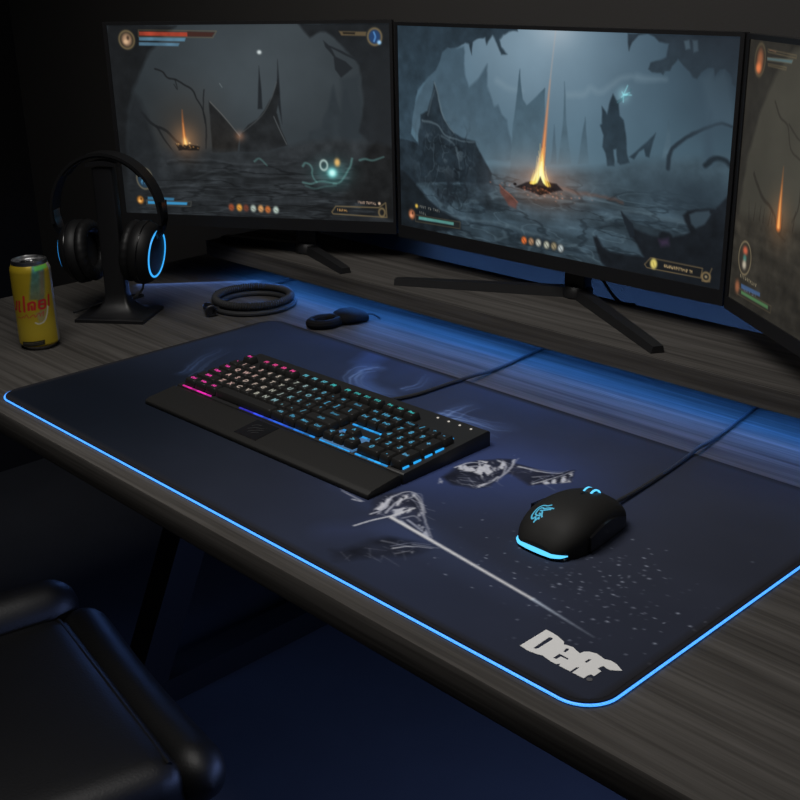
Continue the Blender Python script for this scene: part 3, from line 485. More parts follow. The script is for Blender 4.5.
# ------------------------------------------------------------------ desk mat
x0,y0,x1,y1 = -1.380,.576,-.413,1.031
mt = thing('desk_mat', 'large dark navy desk mat with printed warrior and glowing blue edge', 'desk mat', ((x0+x1)/2,(y0+y1)/2,0))
M_mat = mat('mat_cloth', (.022,.022,.026), .95, spec=.05, bump=.1, bscale=2500)
M_print = mat('mat_print', (.1,.1,.1), .92, spec=.06, attr='picture', bump=.08, bscale=2500)
b = new(); prism(b, rrect(x0,x1,y0,y1,.030,12), .0002, .0038, .0008); obj('pad', b, M_mat, mt)
def paint_mat():
    A = lambda k: ART['m_'+k]
    w,h = 700,330; cv = Canvas(w,h,967,455); X = cv.X/w; Y = cv.Y/h; W = (slice(0,h),slice(0,w)); k = w/967
    base = np.array([46,49,60.]); cv.img[:] = base
    def cloud(f,rx,ry,c0,a): cv.blob(f,rx*k,ry*k,c0,a)
    cloud(A('hazeE'),330,280,(15,20,29),.92); cloud(A('hazeG'),260,140,(38,48,70),.85); cloud(A('hazeC'),200,130,(46,57,86),.85); cloud(A('hazeD'),140,110,(48,58,86),.7)
    cloud(A('hazeA'),120,95,(50,63,108),.85); cloud(A('hazeB'),110,75,(60,74,122),.85); cloud(A('hazeF'),200,110,(41,49,74),.6); cloud(A('dustc'),140,90,(46,50,64),.5)
    f1 = fbm(w,h,7,4,5,121); cv.img *= (1+.20*(f1-.5))[...,None]
    f2 = fbm(w,h,16,9,5,131)
    for q,a_ in (('wispA',.5),('wispA2',.4),('wispB',.5),('wispB2',.35),('wispB3',.35),('wispC',.3),('wispD',.3)):
        cv.line(A(q),(72,108,196),3,a_*1.1,10,12,14,True,a_*.3)
        for i in range(4):
            o = rng.normal(0,6,2); cv.line([(x+o[0],y+o[1]) for x,y in cv.P(A(q))],(110,146,226),1.2,a_*.9,1.4,.5,12,True,.08)
    cv.poly(A('cloudA'),(60,84,140),.5,8,14)
    cv.line(A('smoke'),(56,66,104),16,.45,14,20,10); cv.line(A('smoke2'),(54,64,100),5,.35,6,6,10)
    # dark robe and armour shapes with pale highlights
    cv.poly(A('cape'),(30,33,44),.85,4,14,.5); cv.poly(A('bodyB'),(42,45,60),.9,3,10,.4); cv.poly(A('bodyA'),(36,39,52),.92,2.5,9,.4); cv.poly(A('armA'),(38,41,56),.95,2,6,.4)
    pale = (200,202,212); sk = (cv.X+cv.Y*.7)/w; fine = np.take_along_axis(fbm(w,h,150,46,3,7),np.clip((cv.X+cv.Y*.6).astype(int)%w,0,w-1),1)
    for q in ('sA1','sA2','sA3','sA4','sA5','sA6','sA7','sB1','sB2','sB3','sB4','sB5','sC1'):
        P = cv.P(A(q)); m_ = Canvas.win(cv,P,8); before = cv.img[m_].copy()
        cv.poly(A(q),pale,.95,1.4,10); f = np.clip((fine-.47)*9,0,1)[m_][...,None]
        cv.img[m_] = before*(1-f)+cv.img[m_]*f
    for q,a_ in (('sA8',.6),('sA9',.6),('sA10',.7),('sB6',.7),('sC2',.5),('sC3',.4),('sC4',.4)):
        cv.line(A(q),pale,1.6,a_,1,.6,5)
    for q in ('bodyA','armA','bodyB','cape'):
        P = cv.P(A(q)); xs = [p[0] for p in P]; ys = [p[1] for p in P]
        for i in range(44):
            x = rng.uniform(min(xs),max(xs)); y = rng.uniform(min(ys),max(ys)); a = rng.normal(.5,.7); L_ = rng.uniform(3,12)
            D,_ = cv.dist((slice(int(min(max(y,0),h-1)),int(min(max(y,0),h-1))+1),slice(int(min(max(x,0),w-1)),int(min(max(x,0),w-1))+1)),P,True,0)
            if D.size and D.flat[0] < -2: cv.line([(x,y),(x+L_*math.cos(a),y-L_*math.sin(a)*.6),(x+1.6*L_*math.cos(a),y-L_*math.sin(a))],(170,174,190),.8,rng.uniform(.15,.65) if q != 'cape' else .22,.7,.3,2)
    for i in range(17):
        cv.line(A('st%d'%i),pale,1.7,.85,.8,.5,5)
        cv.line([(x+rng.normal(0,2.5),y+rng.normal(0,2.5)) for x,y in cv.P(A('st%d'%i))],(160,164,184),.9,.6,.7,.3,6)
    cv.line(A('glow'),(70,86,132),20,.35,16,6,2,False,.15)
    cv.line(A('guard'),(196,198,206),1.8,.9,.8,2.4); cv.line(A('blade')[:2]+A('blade')[-2:],(212,213,218),3.4,.95,.9,2.4); cv.line(A('blade')[-2:]+A('blade2')[-2:],(190,202,220),2.6,.9,.9,.7,0,False,.3)
    for i in range(240):
        x,y = cv.P(A('dustc'))[0]; x += rng.normal(0,62*k); y += rng.normal(0,44*k)
        cv.blob([(x,y)],rng.uniform(.6,1.5),rng.uniform(.5,1.0),(176,184,204),rng.uniform(.1,.8)**1.6,3)
    # the woven border
    e = np.minimum(np.minimum(cv.X,w-1-cv.X),np.minimum(cv.Y,h-1-cv.Y)); cv.mix(W,(38,38,42),np.clip(1-(e-1)/6,0,1))
    return cv
cv = paint_mat(); h,w = cv.h,cv.w; ins = .0022
u = np.linspace(x0+ins,x1-ins,w); v = np.linspace(y0+ins,y1-ins,h); pos = np.zeros((h,w,3)); pos[...,0] = u[None]; pos[...,1] = v[:,None]; pos[...,2] = .0041
rc = .028; dx = np.maximum(np.maximum(x0+ins+rc-pos[...,0], pos[...,0]-(x1-ins-rc)),0); dy = np.maximum(np.maximum(y0+ins+rc-pos[...,1], pos[...,1]-(y1-ins-rc)),0)
keep = (np.hypot(dx,dy) <= rc).reshape(-1)
PRINT_GAIN = 1.22
link('printed_surface', grid_mesh('printed_surface', np.clip(cv.linear()*PRINT_GAIN,0,.82), pos, keep), M_print, mt, 'dark blue printed cloth with a pale armoured warrior and sword')
path = [(x,y,.0020) for x,y in rrect(x0-.0014,x1+.0014,y0-.0014,y1+.0014,.0314,12)]
# order: front-right corner .. back-right .. back-left .. front-left; keep front edge, right side and the front-left corner
n = 13; fr_, br_, bl_, fl_ = path[0:n], path[n:2*n], path[2*n:3*n], path[3*n:4*n]
chain = fl_ + fr_ + br_
dense = []
for a,c in zip(chain,chain[1:]):
    a,c = Vector(a),Vector(c); m_ = max(1,int((c-a).length/.02))
    dense += [a.lerp(c,i/m_) for i in range(m_)]
dense.append(Vector(chain[-1]))
b = new(); tube(b, dense, .0011, 8); obj('edge_light', b, M_edge, mt, 'glowing blue light cord along the rim')
def flat_shape(name, loops, z, th, m, parent, label=None):
    cu = bpy.data.curves.new(name,'CURVE'); cu.dimensions = '2D'; cu.fill_mode = 'BOTH'; cu.extrude = th
    for f in loops:
        sp = cu.splines.new('POLY'); sp.points.add(len(f)-1); sp.use_cyclic_u = True
        for p,(x,y) in zip(sp.points,f): p.co = (x,y,0,1)
    to = bpy.data.objects.new(name,cu); C.objects.link(to); dg = bpy.context.evaluated_depsgraph_get()
    me = bpy.data.meshes.new_from_object(to.evaluated_get(dg)); bpy.data.objects.remove(to); me.name = name; me.materials.clear()
    me.transform(Matrix.Translation((0,0,z)))
    return link(name, me, m, parent, label)
mm = lambda f: [(x0+f[i]/1000, y0+f[i+1]/1000) for i in range(0,len(f),2)]
flat_shape('printed_logo', [mm(ART['m_logo%d'%i]) for i in range(5)], .0044, .0001, M_logo, mt, 'pale grey lettering reading Deff')
lx,ly = mm(ART['m_logor'])[0]
b = new(); lathe(b,[(.0024,.0043),(.0024,.0046)],(lx,ly,0),n=20); obj('registered_mark', b, M_logod, mt)

# ------------------------------------------------------------------ keyboard
ZM = .0042
kb = thing('keyboard', 'black full size keyboard with coloured backlight and wrist rest', 'keyboard', (-.998,.79,ZM))
KX0,KX1,KY0,KY1 = -1.206,-.794,.745,.886
U = .01755; KXS = -1.1965
def side_loft(x0_,x1_,prof,bev=0):
    b = new(); loft(b, [[Vector((x0_,y,z)) for y,z in prof],[Vector((x1_,y,z)) for y,z in prof]])
    if bev: bmesh.ops.bevel(b, geom=[e for e in b.edges], offset=bev, segments=2, affect='EDGES', profile=.5)
    return b
obj('case', side_loft(KX0,KX1,[(KY0,ZM),(KY1,ZM),(KY1,.0215),(KY1-.004,.0238),(KY0+.002,.0168),(KY0,.0155)],.0008), M_case, kb)
obj('wrist_rest', side_loft(KX0+.001,KX1-.001,[(.694,ZM),(.7435,ZM),(.7435,.0160),(.738,.0168),(.700,.0122),(.694,.0095)],.0012), M_rest, kb)
b = new(); 
loft(b, [[Vector((x,y,z)) for y,z in ((.7020,.0123),(.7375,.0166),(.7375,.0172),(.7020,.0129))] for x in (-1.030,-.990)]); obj('badge_panel', b, M_gloss, kb, 'glossy black badge panel on the wrist rest')
b = new()
for P_ in ([(-.016,.004),(-.010,.010),(-.002,.011)],[(-.015,-.004),(-.006,.003),(.004,.006),(.011,.011)],[(-.008,-.009),(-.001,-.003),(.007,.002),(.013,.004)],[(.001,-.010),(.006,-.005),(.010,-.003)]):
    Q_ = catmull([(-1.010+x_*.8,.7195+y_*.9,0) for x_,y_ in P_],5); v_ = []
    for i_,q_ in enumerate(Q_):
        zq = .0129+(q_.y-.7020)*(.0172-.0129)/(.7375-.7020)+.0002; ww_ = .0011*(1-.7*i_/len(Q_)); v_.append((b.verts.new((q_.x,q_.y-ww_,zq-ww_*.121)),b.verts.new((q_.x,q_.y+ww_,zq+ww_*.121))))
    for a_,c_ in zip(v_,v_[1:]): b.faces.new((a_[0],c_[0],c_[1],a_[1]))
obj('badge_emblem', b, mat('badge_grey', (.035,.035,.037), .4, noise=.1), kb, 'dim grey clawed emblem')
def rainbow(t):
    pts = [(0,(1.0,.02,.42)),(.14,(1.0,.02,.55)),(.20,(.55,.02,.9)),(.30,(.06,.05,1.0)),(.42,(.03,.10,1.0)),(.55,(.02,.22,1.0)),(.68,(.02,.38,.95)),(1,(.02,.42,.95))]
    for (a,c),(b_,d) in zip(pts,pts[1:]):
        if t <= b_: k = (t-a)/(b_-a); return tuple(c[i]+(d[i]-c[i])*k for i in range(3))
    return pts[-1][1]
def legend_col(t, top, mod):
    if mod and t < .22: return (.95,.05,.42)
    if top: return (.95,.06,.32) if t < .27 else ((.10,.50,.62) if t < .42 else (.04,.50,.50))
    pts = [(0,(.62,.36,.33)),(.2,(.58,.45,.38)),(.32,(.46,.46,.38)),(.42,(.16,.42,.50)),(.5,(.06,.38,.62)),(1,(.10,.42,.72))]
    for (a,c),(b_,d) in zip(pts,pts[1:]):
        if t <= b_: k = (t-a)/(b_-a); return tuple(c[i]+(d[i]-c[i])*k for i in range(3))
    return pts[-1][1]
LM = {}
def leg_mat(col, power=.8):
    key = tuple(round(v*12)/12 for v in col)+(power,)
    if key not in LM: LM[key] = mat('legend_light', (.02,.02,.02), .4, emit=col, power=power)
    return LM[key]
# light under the keys: short diffuser strips in the gaps
def strip(t0, t1, ya, yb, zz, power):
    n_ = max(1,int((t1-t0)/.0222))
    for i in range(n_):
        a = t0+(t1-t0)*(i+.06)/n_; c = t0+(t1-t0)*(i+.94)/n_
        b = new(); box(b,KXS+a*22.5*U,KXS+c*22.5*U,ya,yb,zz,zz+.0011)
        obj('backlight', b, leg_mat(rainbow((a+c)/2),round(power*random.choice((.45,.7,.9,1.1)),2)), kb)
ky = lambda row: KY0+.0035+row*U         # front edge of a row (0 = bottom row)
strip(0.0,.155,KY0+.0012,KY0+.0033,.0166,.85); strip(.30,.655,KY0+.0012,KY0+.0033,.0166,.9); strip(.675,.805,KY0+.0012,KY0+.0033,.0166,1.0); strip(.825,.955,KY0+.0012,KY0+.0033,.0166,1.0)
strip(.68,.81,ky(2)-.0030,ky(2)-.0006,.0186,.9); strip(.675,.81,ky(3)-.003,ky(3)-.0006,.0196,1.0)
strip(.45,.66,ky(1)-.0010,ky(1)-.0002,.0186,.22); strip(.05,.3,ky(3)-.0010,ky(3)-.0002,.0200,.2); strip(.83,.98,ky(5)+.004,ky(5)+.0062,.0217,.8)
for yy0,yy1 in ((ky(0)+.004,ky(0)+.013),(ky(1)+.003,ky(1)+.014),(ky(2)+.003,ky(2)+.014),(ky(3)+.002,ky(3)+.015)):
    b = new(); box(b,KXS+22.5*U-.0004,KXS+22.5*U+.0008,yy0,yy1,.0170+.0016*(yy0-ky(0))/.03,.0192+.0016*(yy0-ky(0))/.03); obj('backlight', b, leg_mat(rainbow(.9),1.0), kb)
M_plate = mat('blue_lit_plate', (.05,.06,.08), .5, emit=(.05,.17,.36), power=.75)
b = new(); box(b,KXS+15.2*U,KXS+18.3*U,ky(0)-.001,ky(3)-.003,.0160,.0186); obj('key_plate', b, M_plate, kb, 'plate glowing blue around the arrow keys')
KEYS = []
def row(r, x, items):
    for lab,wd in items:
        if lab is not None: KEYS.append((x,r,wd,1,lab))
        x += wd
row(5.35,0,[('Esc',1),(None,1)]+[('F%d'%i,1) for i in range(1,5)]+[(None,.5)]+[('F%d'%i,1) for i in range(5,9)]+[(None,.5)]+[('F%d'%i,1) for i in range(9,13)]+[(None,.25),('Prt',1),('Scr',1),('Pau',1)])
row(4,0,[(c,1) for c in '`1234567890-=']+[('Back',2),(None,.25),('Ins',1),('Hm',1),('PgU',1),(None,.25),('Num',1),('/',1),('*',1),('-',1)])
row(3,0,[('Tab',1.5)]+[(c,1) for c in 'QWERTYUIOP[]']+[('\\',1.5),(None,.25),('Del',1),('End',1),('PgD',1),(None,.25),('7',1),('8',1),('9',1)])
row(2,0,[('Caps',1.75)]+[(c,1) for c in "ASDFGHJKL;'"]+[('Enter',2.25),(None,3.5),('4',1),('5',1),('6',1)])
row(1,0,[('Shift',2.25)]+[(c,1) for c in 'ZXCVBNM,./']+[('Shift',2.75),(None,1.25),('^',1),(None,1.25),('1',1),('2',1),('3',1)])
row(0,0,[('Ctrl',1.25),('Win',1.25),('Alt',1.25),('',6.25),('Alt',1.25),('Fn',1.25),('Mnu',1.25),('Ctrl',1.25),(None,.25),('<',1),('v',1),('>',1),(None,.25),('0',2),('.',1)])
KEYS.append((21.5,2,1,2,'+')); KEYS.append((21.5,0,1,2,'Ent'))
KEYM = {}
def key_mesh(wd,hd):
    if (wd,hd) in KEYM: return KEYM[(wd,hd)]
    b = new(); g = .0011; a,d = wd*U-2*g, hd*U-2*g
    def ring(ins,y_ins_f,y_ins_b,z,r=.0012):
        return [Vector((g+p[0],g+p[1],z)) for p in rrect(ins,a-ins,y_ins_f,d-y_ins_b,r,2)]
    loft(b, [ring(0,0,0,0),ring(.0002,.0002,.0002,.0028),ring(.0012,.0014,.0009,.0080,.0016),ring(.0017,.0019,.0014,.0085,.0016)])
    finish(b); me = bpy.data.meshes.new('key'); b.to_mesh(me); b.free(); me.materials.append(M_key); KEYM[(wd,hd)] = me
    return me
TXT = {}
def text_mesh(s, size):
    if (s,size) in TXT: return TXT[(s,size)]
    cu = bpy.data.curves.new('legend','FONT'); cu.body = s; cu.size = size; cu.align_x = 'CENTER'; cu.align_y = 'CENTER'; cu.resolution_u = 2; cu.offset = size*.035
    to = bpy.data.objects.new('legend',cu); C.objects.link(to); dg = bpy.context.evaluated_depsgraph_get()
    me = bpy.data.meshes.new_from_object(to.evaluated_get(dg)); bpy.data.objects.remove(to); me.materials.clear(); me.materials.append(None)
    TXT[(s,size)] = me
    return me
kl = root_loc(kb)
for (kx,r,wd,hd,lab) in KEYS:
    o = bpy.data.objects.new('key', key_mesh(wd,hd)); C.objects.link(o); o.parent = kb
    x,y = KXS+kx*U, ky(r); z = .0182+r*.00080
    o.location = Vector((x,y,z))-kl; o.rotation_euler = (math.radians(2.2),0,0)
    if lab:
        me = text_mesh(lab, .0098 if len(lab) == 1 else (.0078 if len(lab) == 2 else .0062))
        t = (kx+wd/2)/22.5
        q = bpy.data.objects.new('legend', me); C.objects.link(q); q.parent = o; q.location = (wd*U/2, hd*U/2+.0004, .0087)
        q.material_slots[0].link = 'OBJECT'; dimmed = lab in ('Enter','Shift','Back','Num','-') and t > .4
        q.material_slots[0].material = leg_mat(legend_col(t, r > 5, lab in ('Ctrl','Win','Alt','Shift','Caps','Tab','`','Esc')), .9 if r > 5 or (t < .2 and len(lab) > 1) else (.45 if dimmed else .75))
for i in range(4):
    b = new(); lathe(b,[(.0014,.0225),(.0014,.0240)],(KXS+(18.95+i*.98)*U,KY1-.0125,0),n=14); obj('indicator_light', b, M_white, kb, 'small white indicator dot')
b = new(); tube(b, catmull([(-.975,.882,.013),(-.974,.910,.0080),(-.966,.945,.0072),(-.962,1.0,.0074),(-.958,1.045,.0074),(-.960,1.075,.0040),(-.962,1.12,.0035),(-.968,1.20,.0035),(-.972,1.27,.0035)],10), .0025, 8); obj('cable', b, M_braid, kb)

kb.rotation_euler = (0,0,math.radians(1.3))

# ------------------------------------------------------------------ mouse
ms = thing('computer_mouse', 'black gaming mouse with cyan tail light and glowing emblem', 'mouse', (-.596,.80,ZM))
MXC,MY0,MLEN = -.596,.731,.108
def interp(t, P):
    for (a,c),(b_,d) in zip(P,P[1:]):
        if t <= b_:
            k = (t-a)/(b_-a); k = k*k*(3-2*k); return c+(d-c)*k
    return P[-1][1]
HW = [(0,.020),(.05,.0280),(.14,.0345),(.30,.0385),(.52,.0370),(.75,.0335),(.93,.0305),(1,.0255)]
ZT = [(0,.0105),(.06,.0190),(.16,.0285),(.32,.0360),(.50,.0385),(.68,.0370),(.84,.0320),(.95,.0250),(1,.0190)]
hw = lambda s: smooth(s,HW); 
def smooth(t, P):
    k = max(i for i in range(len(P)-1) if P[i][0] <= t or i == 0); a,b_ = P[k],P[k+1]
    m0 = (b_[1]-P[k-1][1])/(b_[0]-P[k-1][0]) if k else (b_[1]-a[1])/(b_[0]-a[0])*1.3
    m1 = (P[k+2][1]-a[1])/(P[k+2][0]-a[0]) if k+2 < len(P) else (b_[1]-a[1])/(b_[0]-a[0])
    d = b_[0]-a[0]; u_ = (t-a[0])/d
    return (2*u_**3-3*u_**2+1)*a[1]+(u_**3-2*u_**2+u_)*d*m0+(-2*u_**3+3*u_**2)*b_[1]+(u_**3-u_**2)*d*m1
zt = lambda s: smooth(s,ZT)
def surf(x,y,lift=0):
    s = min(1,max(0,(y-MY0)/MLEN)); c = min(1,abs(x-MXC)/hw(s))**(1/.72); return ZM+.001+zt(s)*max(0,math.sqrt(max(0,1-c*c)))**.72+lift
b = new(); rings = []
for i in range(41):
    s = i/40; s = .5-.5*math.cos(PI*s); r_ = []
    for j in range(33):
        a = PI*j/32; cx,sz = math.cos(a),math.sin(a)
        r_.append(Vector((MXC+hw(s)*math.copysign(abs(cx)**.72,cx)*(1-.10*(1-abs(sz))**3), MY0+s*MLEN, ZM+.001+zt(s)*abs(sz)**.72)))
    rings.append(r_)
loft(b, rings); obj('shell', b, M_rest, ms, sharp=50)
b = new(); prism(b, [(MXC+hw(s)*.93*sg, MY0+.001+s*(MLEN-.002)) for s,sg in [(i/20,1) for i in range(21)]+[(1-i/20,-1) for i in range(21)]], ZM+.0001, ZM+.0014); obj('base', b, M_gloss, ms)
def ribbon(name, P, wd, m, parent, lift=.0004, n=5, z=None):
    b = new(); Q = catmull([(p[0],p[1],0) for p in P],n); V = []
    for i,p in enumerate(Q):
        t = (Q[min(i+1,len(Q)-1)]-Q[max(i-1,0)]).normalized(); s = Vector((-t.y,t.x,0)); ww = wd(i/(len(Q)-1)) if callable(wd) else wd
        V.append([p+s*ww/2,p-s*ww/2])
    vv = [[bm_v(b,Vector((q.x,q.y,surf(q.x,q.y,lift)))) for q in r] for r in V]
    for A,B in zip(vv,vv[1:]): b.faces.new((A[0],A[1],B[1],B[0]))
    return b
def bm_v(b,co): return b.verts.new(co)
# emblem strokes: an abstract curled crest with swept spikes
EM = [[(-12,0),(-11,5),(-7,9),(-3,10)],[(-12,0),(-11.5,-5),(-9,-8),(-6,-9)],[(-8,1),(-7,4.5),(-3,6),(1,5)],[(-8,1),(-7,-3),(-3,-4.5),(1,-4)],[(-3,10),(2,10.5),(7,13.5)],[(0,5),(5,7.5),(11,9),(15,9.5)],[(1,3),(6,5),(12,7.5)],[(-4,1.5),(-1,2.5),(2,.5),(5,-3),(8,-5)],[(-2,-1.5),(1,-2),(3,-5)],[(-6,-9),(-3,-6.5),(0,-9.5),(3,-6.5),(5,-8)],[(0,-9.5),(-1,-12)]]
bm_all = new(); ex,ey,es = -.6080,.7520,.00074
e1 = Vector((.80,.60)); e2 = Vector((-.80,.62))
for st in EM:
    P = [(ex+(e1.x*a+e2.x*c_*.0)*es*.0+ (a*.92)*es*.9 - c_*.0, ey+(c_*1.25)*es*.9) for a,c_ in st]
    rb = ribbon('s',P,.0015,None,None); me_ = bpy.data.meshes.new('tmp'); rb.to_mesh(me_); rb.free(); bm_all.from_mesh(me_); bpy.data.meshes.remove(me_)
obj('emblem', bm_all, M_emb, ms, 'glowing cyan emblem')
# tail light: crescent around the rear
def outline(a):     # a in -1..1 around the tail
    pts = [(-1,-.0325,.22),(-.75,-.0290,.07),(-.5,-.0222,.004),(-.25,-.0125,-.012),(0,-.001,-.017),(.25,.0105,-.014),(.5,.0200,-.002),(.75,.0268,.04),(1,.0300,.09)]
    for p,q in zip(pts,pts[1:]):
        if a <= q[0]:
            k = (a-p[0])/(q[0]-p[0]); return MXC+p[1]+(q[1]-p[1])*k, MY0+(p[2]+(q[2]-p[2])*k)*MLEN
    return MXC+pts[-1][1], MY0+pts[-1][2]*MLEN
def crescent(lo,hi,out,a0=-1,a1=1,back=.006):
    b = new(); R_ = []
    sm = catmull([outline(a0+(a1-a0)*i/14)+(0,) for i in range(15)],3)
    for i,p in enumerate(sm):
        t = -1+2*i/(len(sm)-1); f = max(.12,1-abs(t)**3); zc = ZM+(lo+hi)/2; hh = (hi-lo)/2*f
        d = Vector((MXC-p.x,MY0+.05-p.y,0)).normalized(); q = p-d*out
        R_.append([Vector((q.x,q.y,zc-hh)),Vector((q.x,q.y,zc+hh))+d*.0012,Vector((q.x,q.y,zc+hh))+d*back,Vector((q.x,q.y,zc-hh))+d*back])
    loft(b,R_); return b
obj('tail_light', crescent(.0034,.0070,.0010,-.86,1), M_mled, ms, 'glowing cyan strip around the tail')
obj('tail_skirt', crescent(.0006,.0040,.0002), M_gloss, ms)
# wheel well, wheel with light rings
b = new(); lathe(b,[(.0085,-.0035),(.0105,-.0030),(.0105,.0030),(.0085,.0035)],(MXC,.812,ZM+.0285),(1,0,0),n=36); wh = obj('scroll_wheel', b, M_rub, ms)
for s in (-1,1):
    b = new(); lathe(b,[(.0094,-.0008),(.0108,-.0008),(.0108,.0008),(.0094,.0008)],(MXC+s*.0042,.812,ZM+.0285),(1,0,0),n=36,cap0=False,cap1=False); obj('wheel_ring', b, M_mled, wh, 'glowing cyan ring')
b = ribbon('g',[(MXC,.796),(MXC,.815),(MXC,.836)],.0022,None,None,.0002); obj('button_gap', b, M_gloss, ms)
for q0,q1 in ((.770,.789),(.792,.811)):     # thumb buttons on the flank
    b = new(); R_ = []
    for i in range(7):
        y = q0+(q1-q0)*i/6; s = (y-MY0)/MLEN; x_ = MXC-hw(s); zz = ZM+.0225
        R_.append([Vector((x_-.0006,y,zz-.0025)),Vector((x_-.0006,y,zz+.0025)),Vector((x_+.005,y,zz+.0045)),Vector((x_+.005,y,zz-.0025))])
    loft(b,R_); obj('thumb_button', b, M_gloss, ms)
b = new(); R_ = []
for i in range(15):                         # grip panel on the near flank
    t = i/14; y = .764+t*.064; s = (y-MY0)/MLEN; x_ = MXC+hw(s)*.985; z1_ = ZM+zt(s)*(.50+.12*math.sin(PI*t))
    R_.append([Vector((x_+.0007,y,ZM+.004)),Vector((x_+.0006,y,z1_)),Vector((x_-.003,y,z1_)),Vector((x_-.003,y,ZM+.004))])
loft(b,R_); obj('side_grip', b, M_gloss, ms)
b = new(); tube(b, catmull([(MXC-.003,.836,.015),(MXC-.005,.852,.0105),(MXC-.008,.90,.0074),(MXC-.014,.97,.0068),(MXC-.020,1.02,.0074),(MXC-.024,1.045,.0072),(MXC-.028,1.075,.0040),(MXC-.034,1.12,.0032),(MXC-.044,1.19,.0032),(MXC-.052,1.27,.0032)],8), .0022, 8); obj('cable', b, M_braid, ms)

# ------------------------------------------------------------------ drinks can
cx,cy,cr,ch = -1.5375,.718,.0288,.132
can = thing('drink_can', 'slim yellow drink can with red lettering on the desk', 'can', (cx,cy,0))
def paint_can():
    w,h = 280,210; cv = Canvas(w,h,1000,1000); X = (cv.X/w-.5)*2*PI; Y = cv.Y/h; W = (slice(0,h),slice(0,w))
    cv.img[:] = np.array([176,152,38.]); cv.img *= (1+.10*(fbm(w,h,6,6,4,141)-.5))[...,None]
    cv.mix(W,(206,184,64),.5*np.exp(-((Y-.78)/.16)**2))
    def Q(s):
        v_ = [float(t) for t in s.replace(',',' ').split()]; o = []
        for i in range(0,len(v_),2):
            px,py = v_[i],v_[i+1]; c0 = 221+(py-80)/660*80; sn = max(-.98,min(.98,(px-c0)/147)); d = math.asin(sn)
            o.append(((d/(2*PI)+.5)*w, (py-(88+24*math.cos(d)))/632*h))
        return o
    flash = Q('240,95 325,120 330,330 305,480 290,420 275,365 222,362 230,220')
    cv.poly(flash,(52,132,150),.85,3,2,.3,(150,120,80)); cv.poly(Q('255,115 350,95 352,128 258,148'),(110,214,96),.85,2,3)
    cv.poly(Q('290,150 325,150 325,330 300,330'),(150,112,84),.6,4)
    cv.line(Q('352,425 345,490 325,540 290,555 265,545'),(214,218,220),4,.85,1.2); cv.poly(Q('268,470 340,440 330,530 290,550'),(150,146,138),.6,3)
    band = [(X0,Y0) for X0,Y0 in [(w*.675,0),(w*.735,0),(w*.735,h),(w*.675,h)]]; cv.poly(band,(168,170,176),.95,1); 
    for i in range(46): cv.line([(w*.682,h*(.06+i*.02)),(w*(.69+.04*rng.random()),h*(.06+i*.02))],(90,92,98),1,.8,.6)
    red = (196,40,52)
    for s in ('108,372 108,430 130,432','132,370 132,432','150,372 150,440 158,448','180,335 186,450','214,392 216,440','214,396 238,382 258,392 258,440','236,412 240,440','292,378 292,430 330,432 330,376 292,378','296,404 328,404','357,342 360,420'):
        cv.line(Q(s),red,5.2,.95,.9)
    for s in ('140,492 165,500 180,488','186,500 200,476 214,502','224,500 250,480 262,500','268,496 290,470 300,496','306,480 322,462 318,496'):
        cv.line(Q(s),(186,70,66),2.2,.8,.9)
    cv.poly(Q('172,690 330,684 332,722 174,730'),(30,30,32),.95,1); cv.line(Q('182,702 318,698'),(150,146,130),1.2,.7,.6); cv.line(Q('182,714 318,711'),(130,126,110),1.2,.6,.6)
    return cv
cv = paint_can(); h,w = cv.h,cv.w
ph0 = math.atan2(-cy,-cx); ang = ph0+(np.arange(w)/w-.5)*2*PI; zz = np.linspace(ch-.0060,.006,h)
prof = np.where(zz < .010, cr-.0022*((.010-zz)/.004)**2, cr); prof = np.where(zz > ch-.016, cr-.0034*((zz-(ch-.016))/.010)**1.7, prof)
pos = np.zeros((h,w,3)); pos[...,0] = cx+prof[:,None]*np.cos(ang); pos[...,1] = cy+prof[:,None]*np.sin(ang); pos[...,2] = zz[:,None]
M_can = mat('printed_can', (.5,.5,.5), .32, .25, attr='picture')
link('body', grid_mesh('body', cv.linear(), pos, None, True), M_can, can, 'yellow printed sleeve with red lettering and silver band')
b = new(); lathe(b,[(.0012,.0022),(.018,.0024),(.0205,.0004),(.0225,.0004),(.0240,.003),(.0266,.0061)],(cx,cy,0),n=64); obj('bottom_rim', b, M_alu, can)
rt = prof[0]
b = new(); lathe(b,[(rt,ch-.0061),(.0248,ch-.003),(.0250,ch-.0015),(.0246,ch),(.0236,ch),(.0228,ch-.0018),(.0225,ch-.0045),(.0215,ch-.0055),(.0195,ch-.0042),(.0005,ch-.0040)],(cx,cy,0),n=64,cap0=False); obj('lid', b, M_alu, can)
b = new(); prism(b, [(cx+.0125*math.cos(a)*.62-.004, cy+.0125*math.sin(a)) for a in np.linspace(0,2*PI,24,endpoint=False)], ch-.0039, ch-.0036); obj('opening', b, M_gloss, can)
b = new(); lathe(b,[(.0028,ch-.0040),(.0028,ch-.0020)],(cx+.004,cy,0),n=16)
tube(b, [Vector((cx+.010+.0085*math.cos(a),cy+.0068*math.sin(a),ch-.0018)) for a in np.linspace(0,2*PI,24,endpoint=False)], .0011, 8, True); obj('pull_tab', b, M_alu, can)

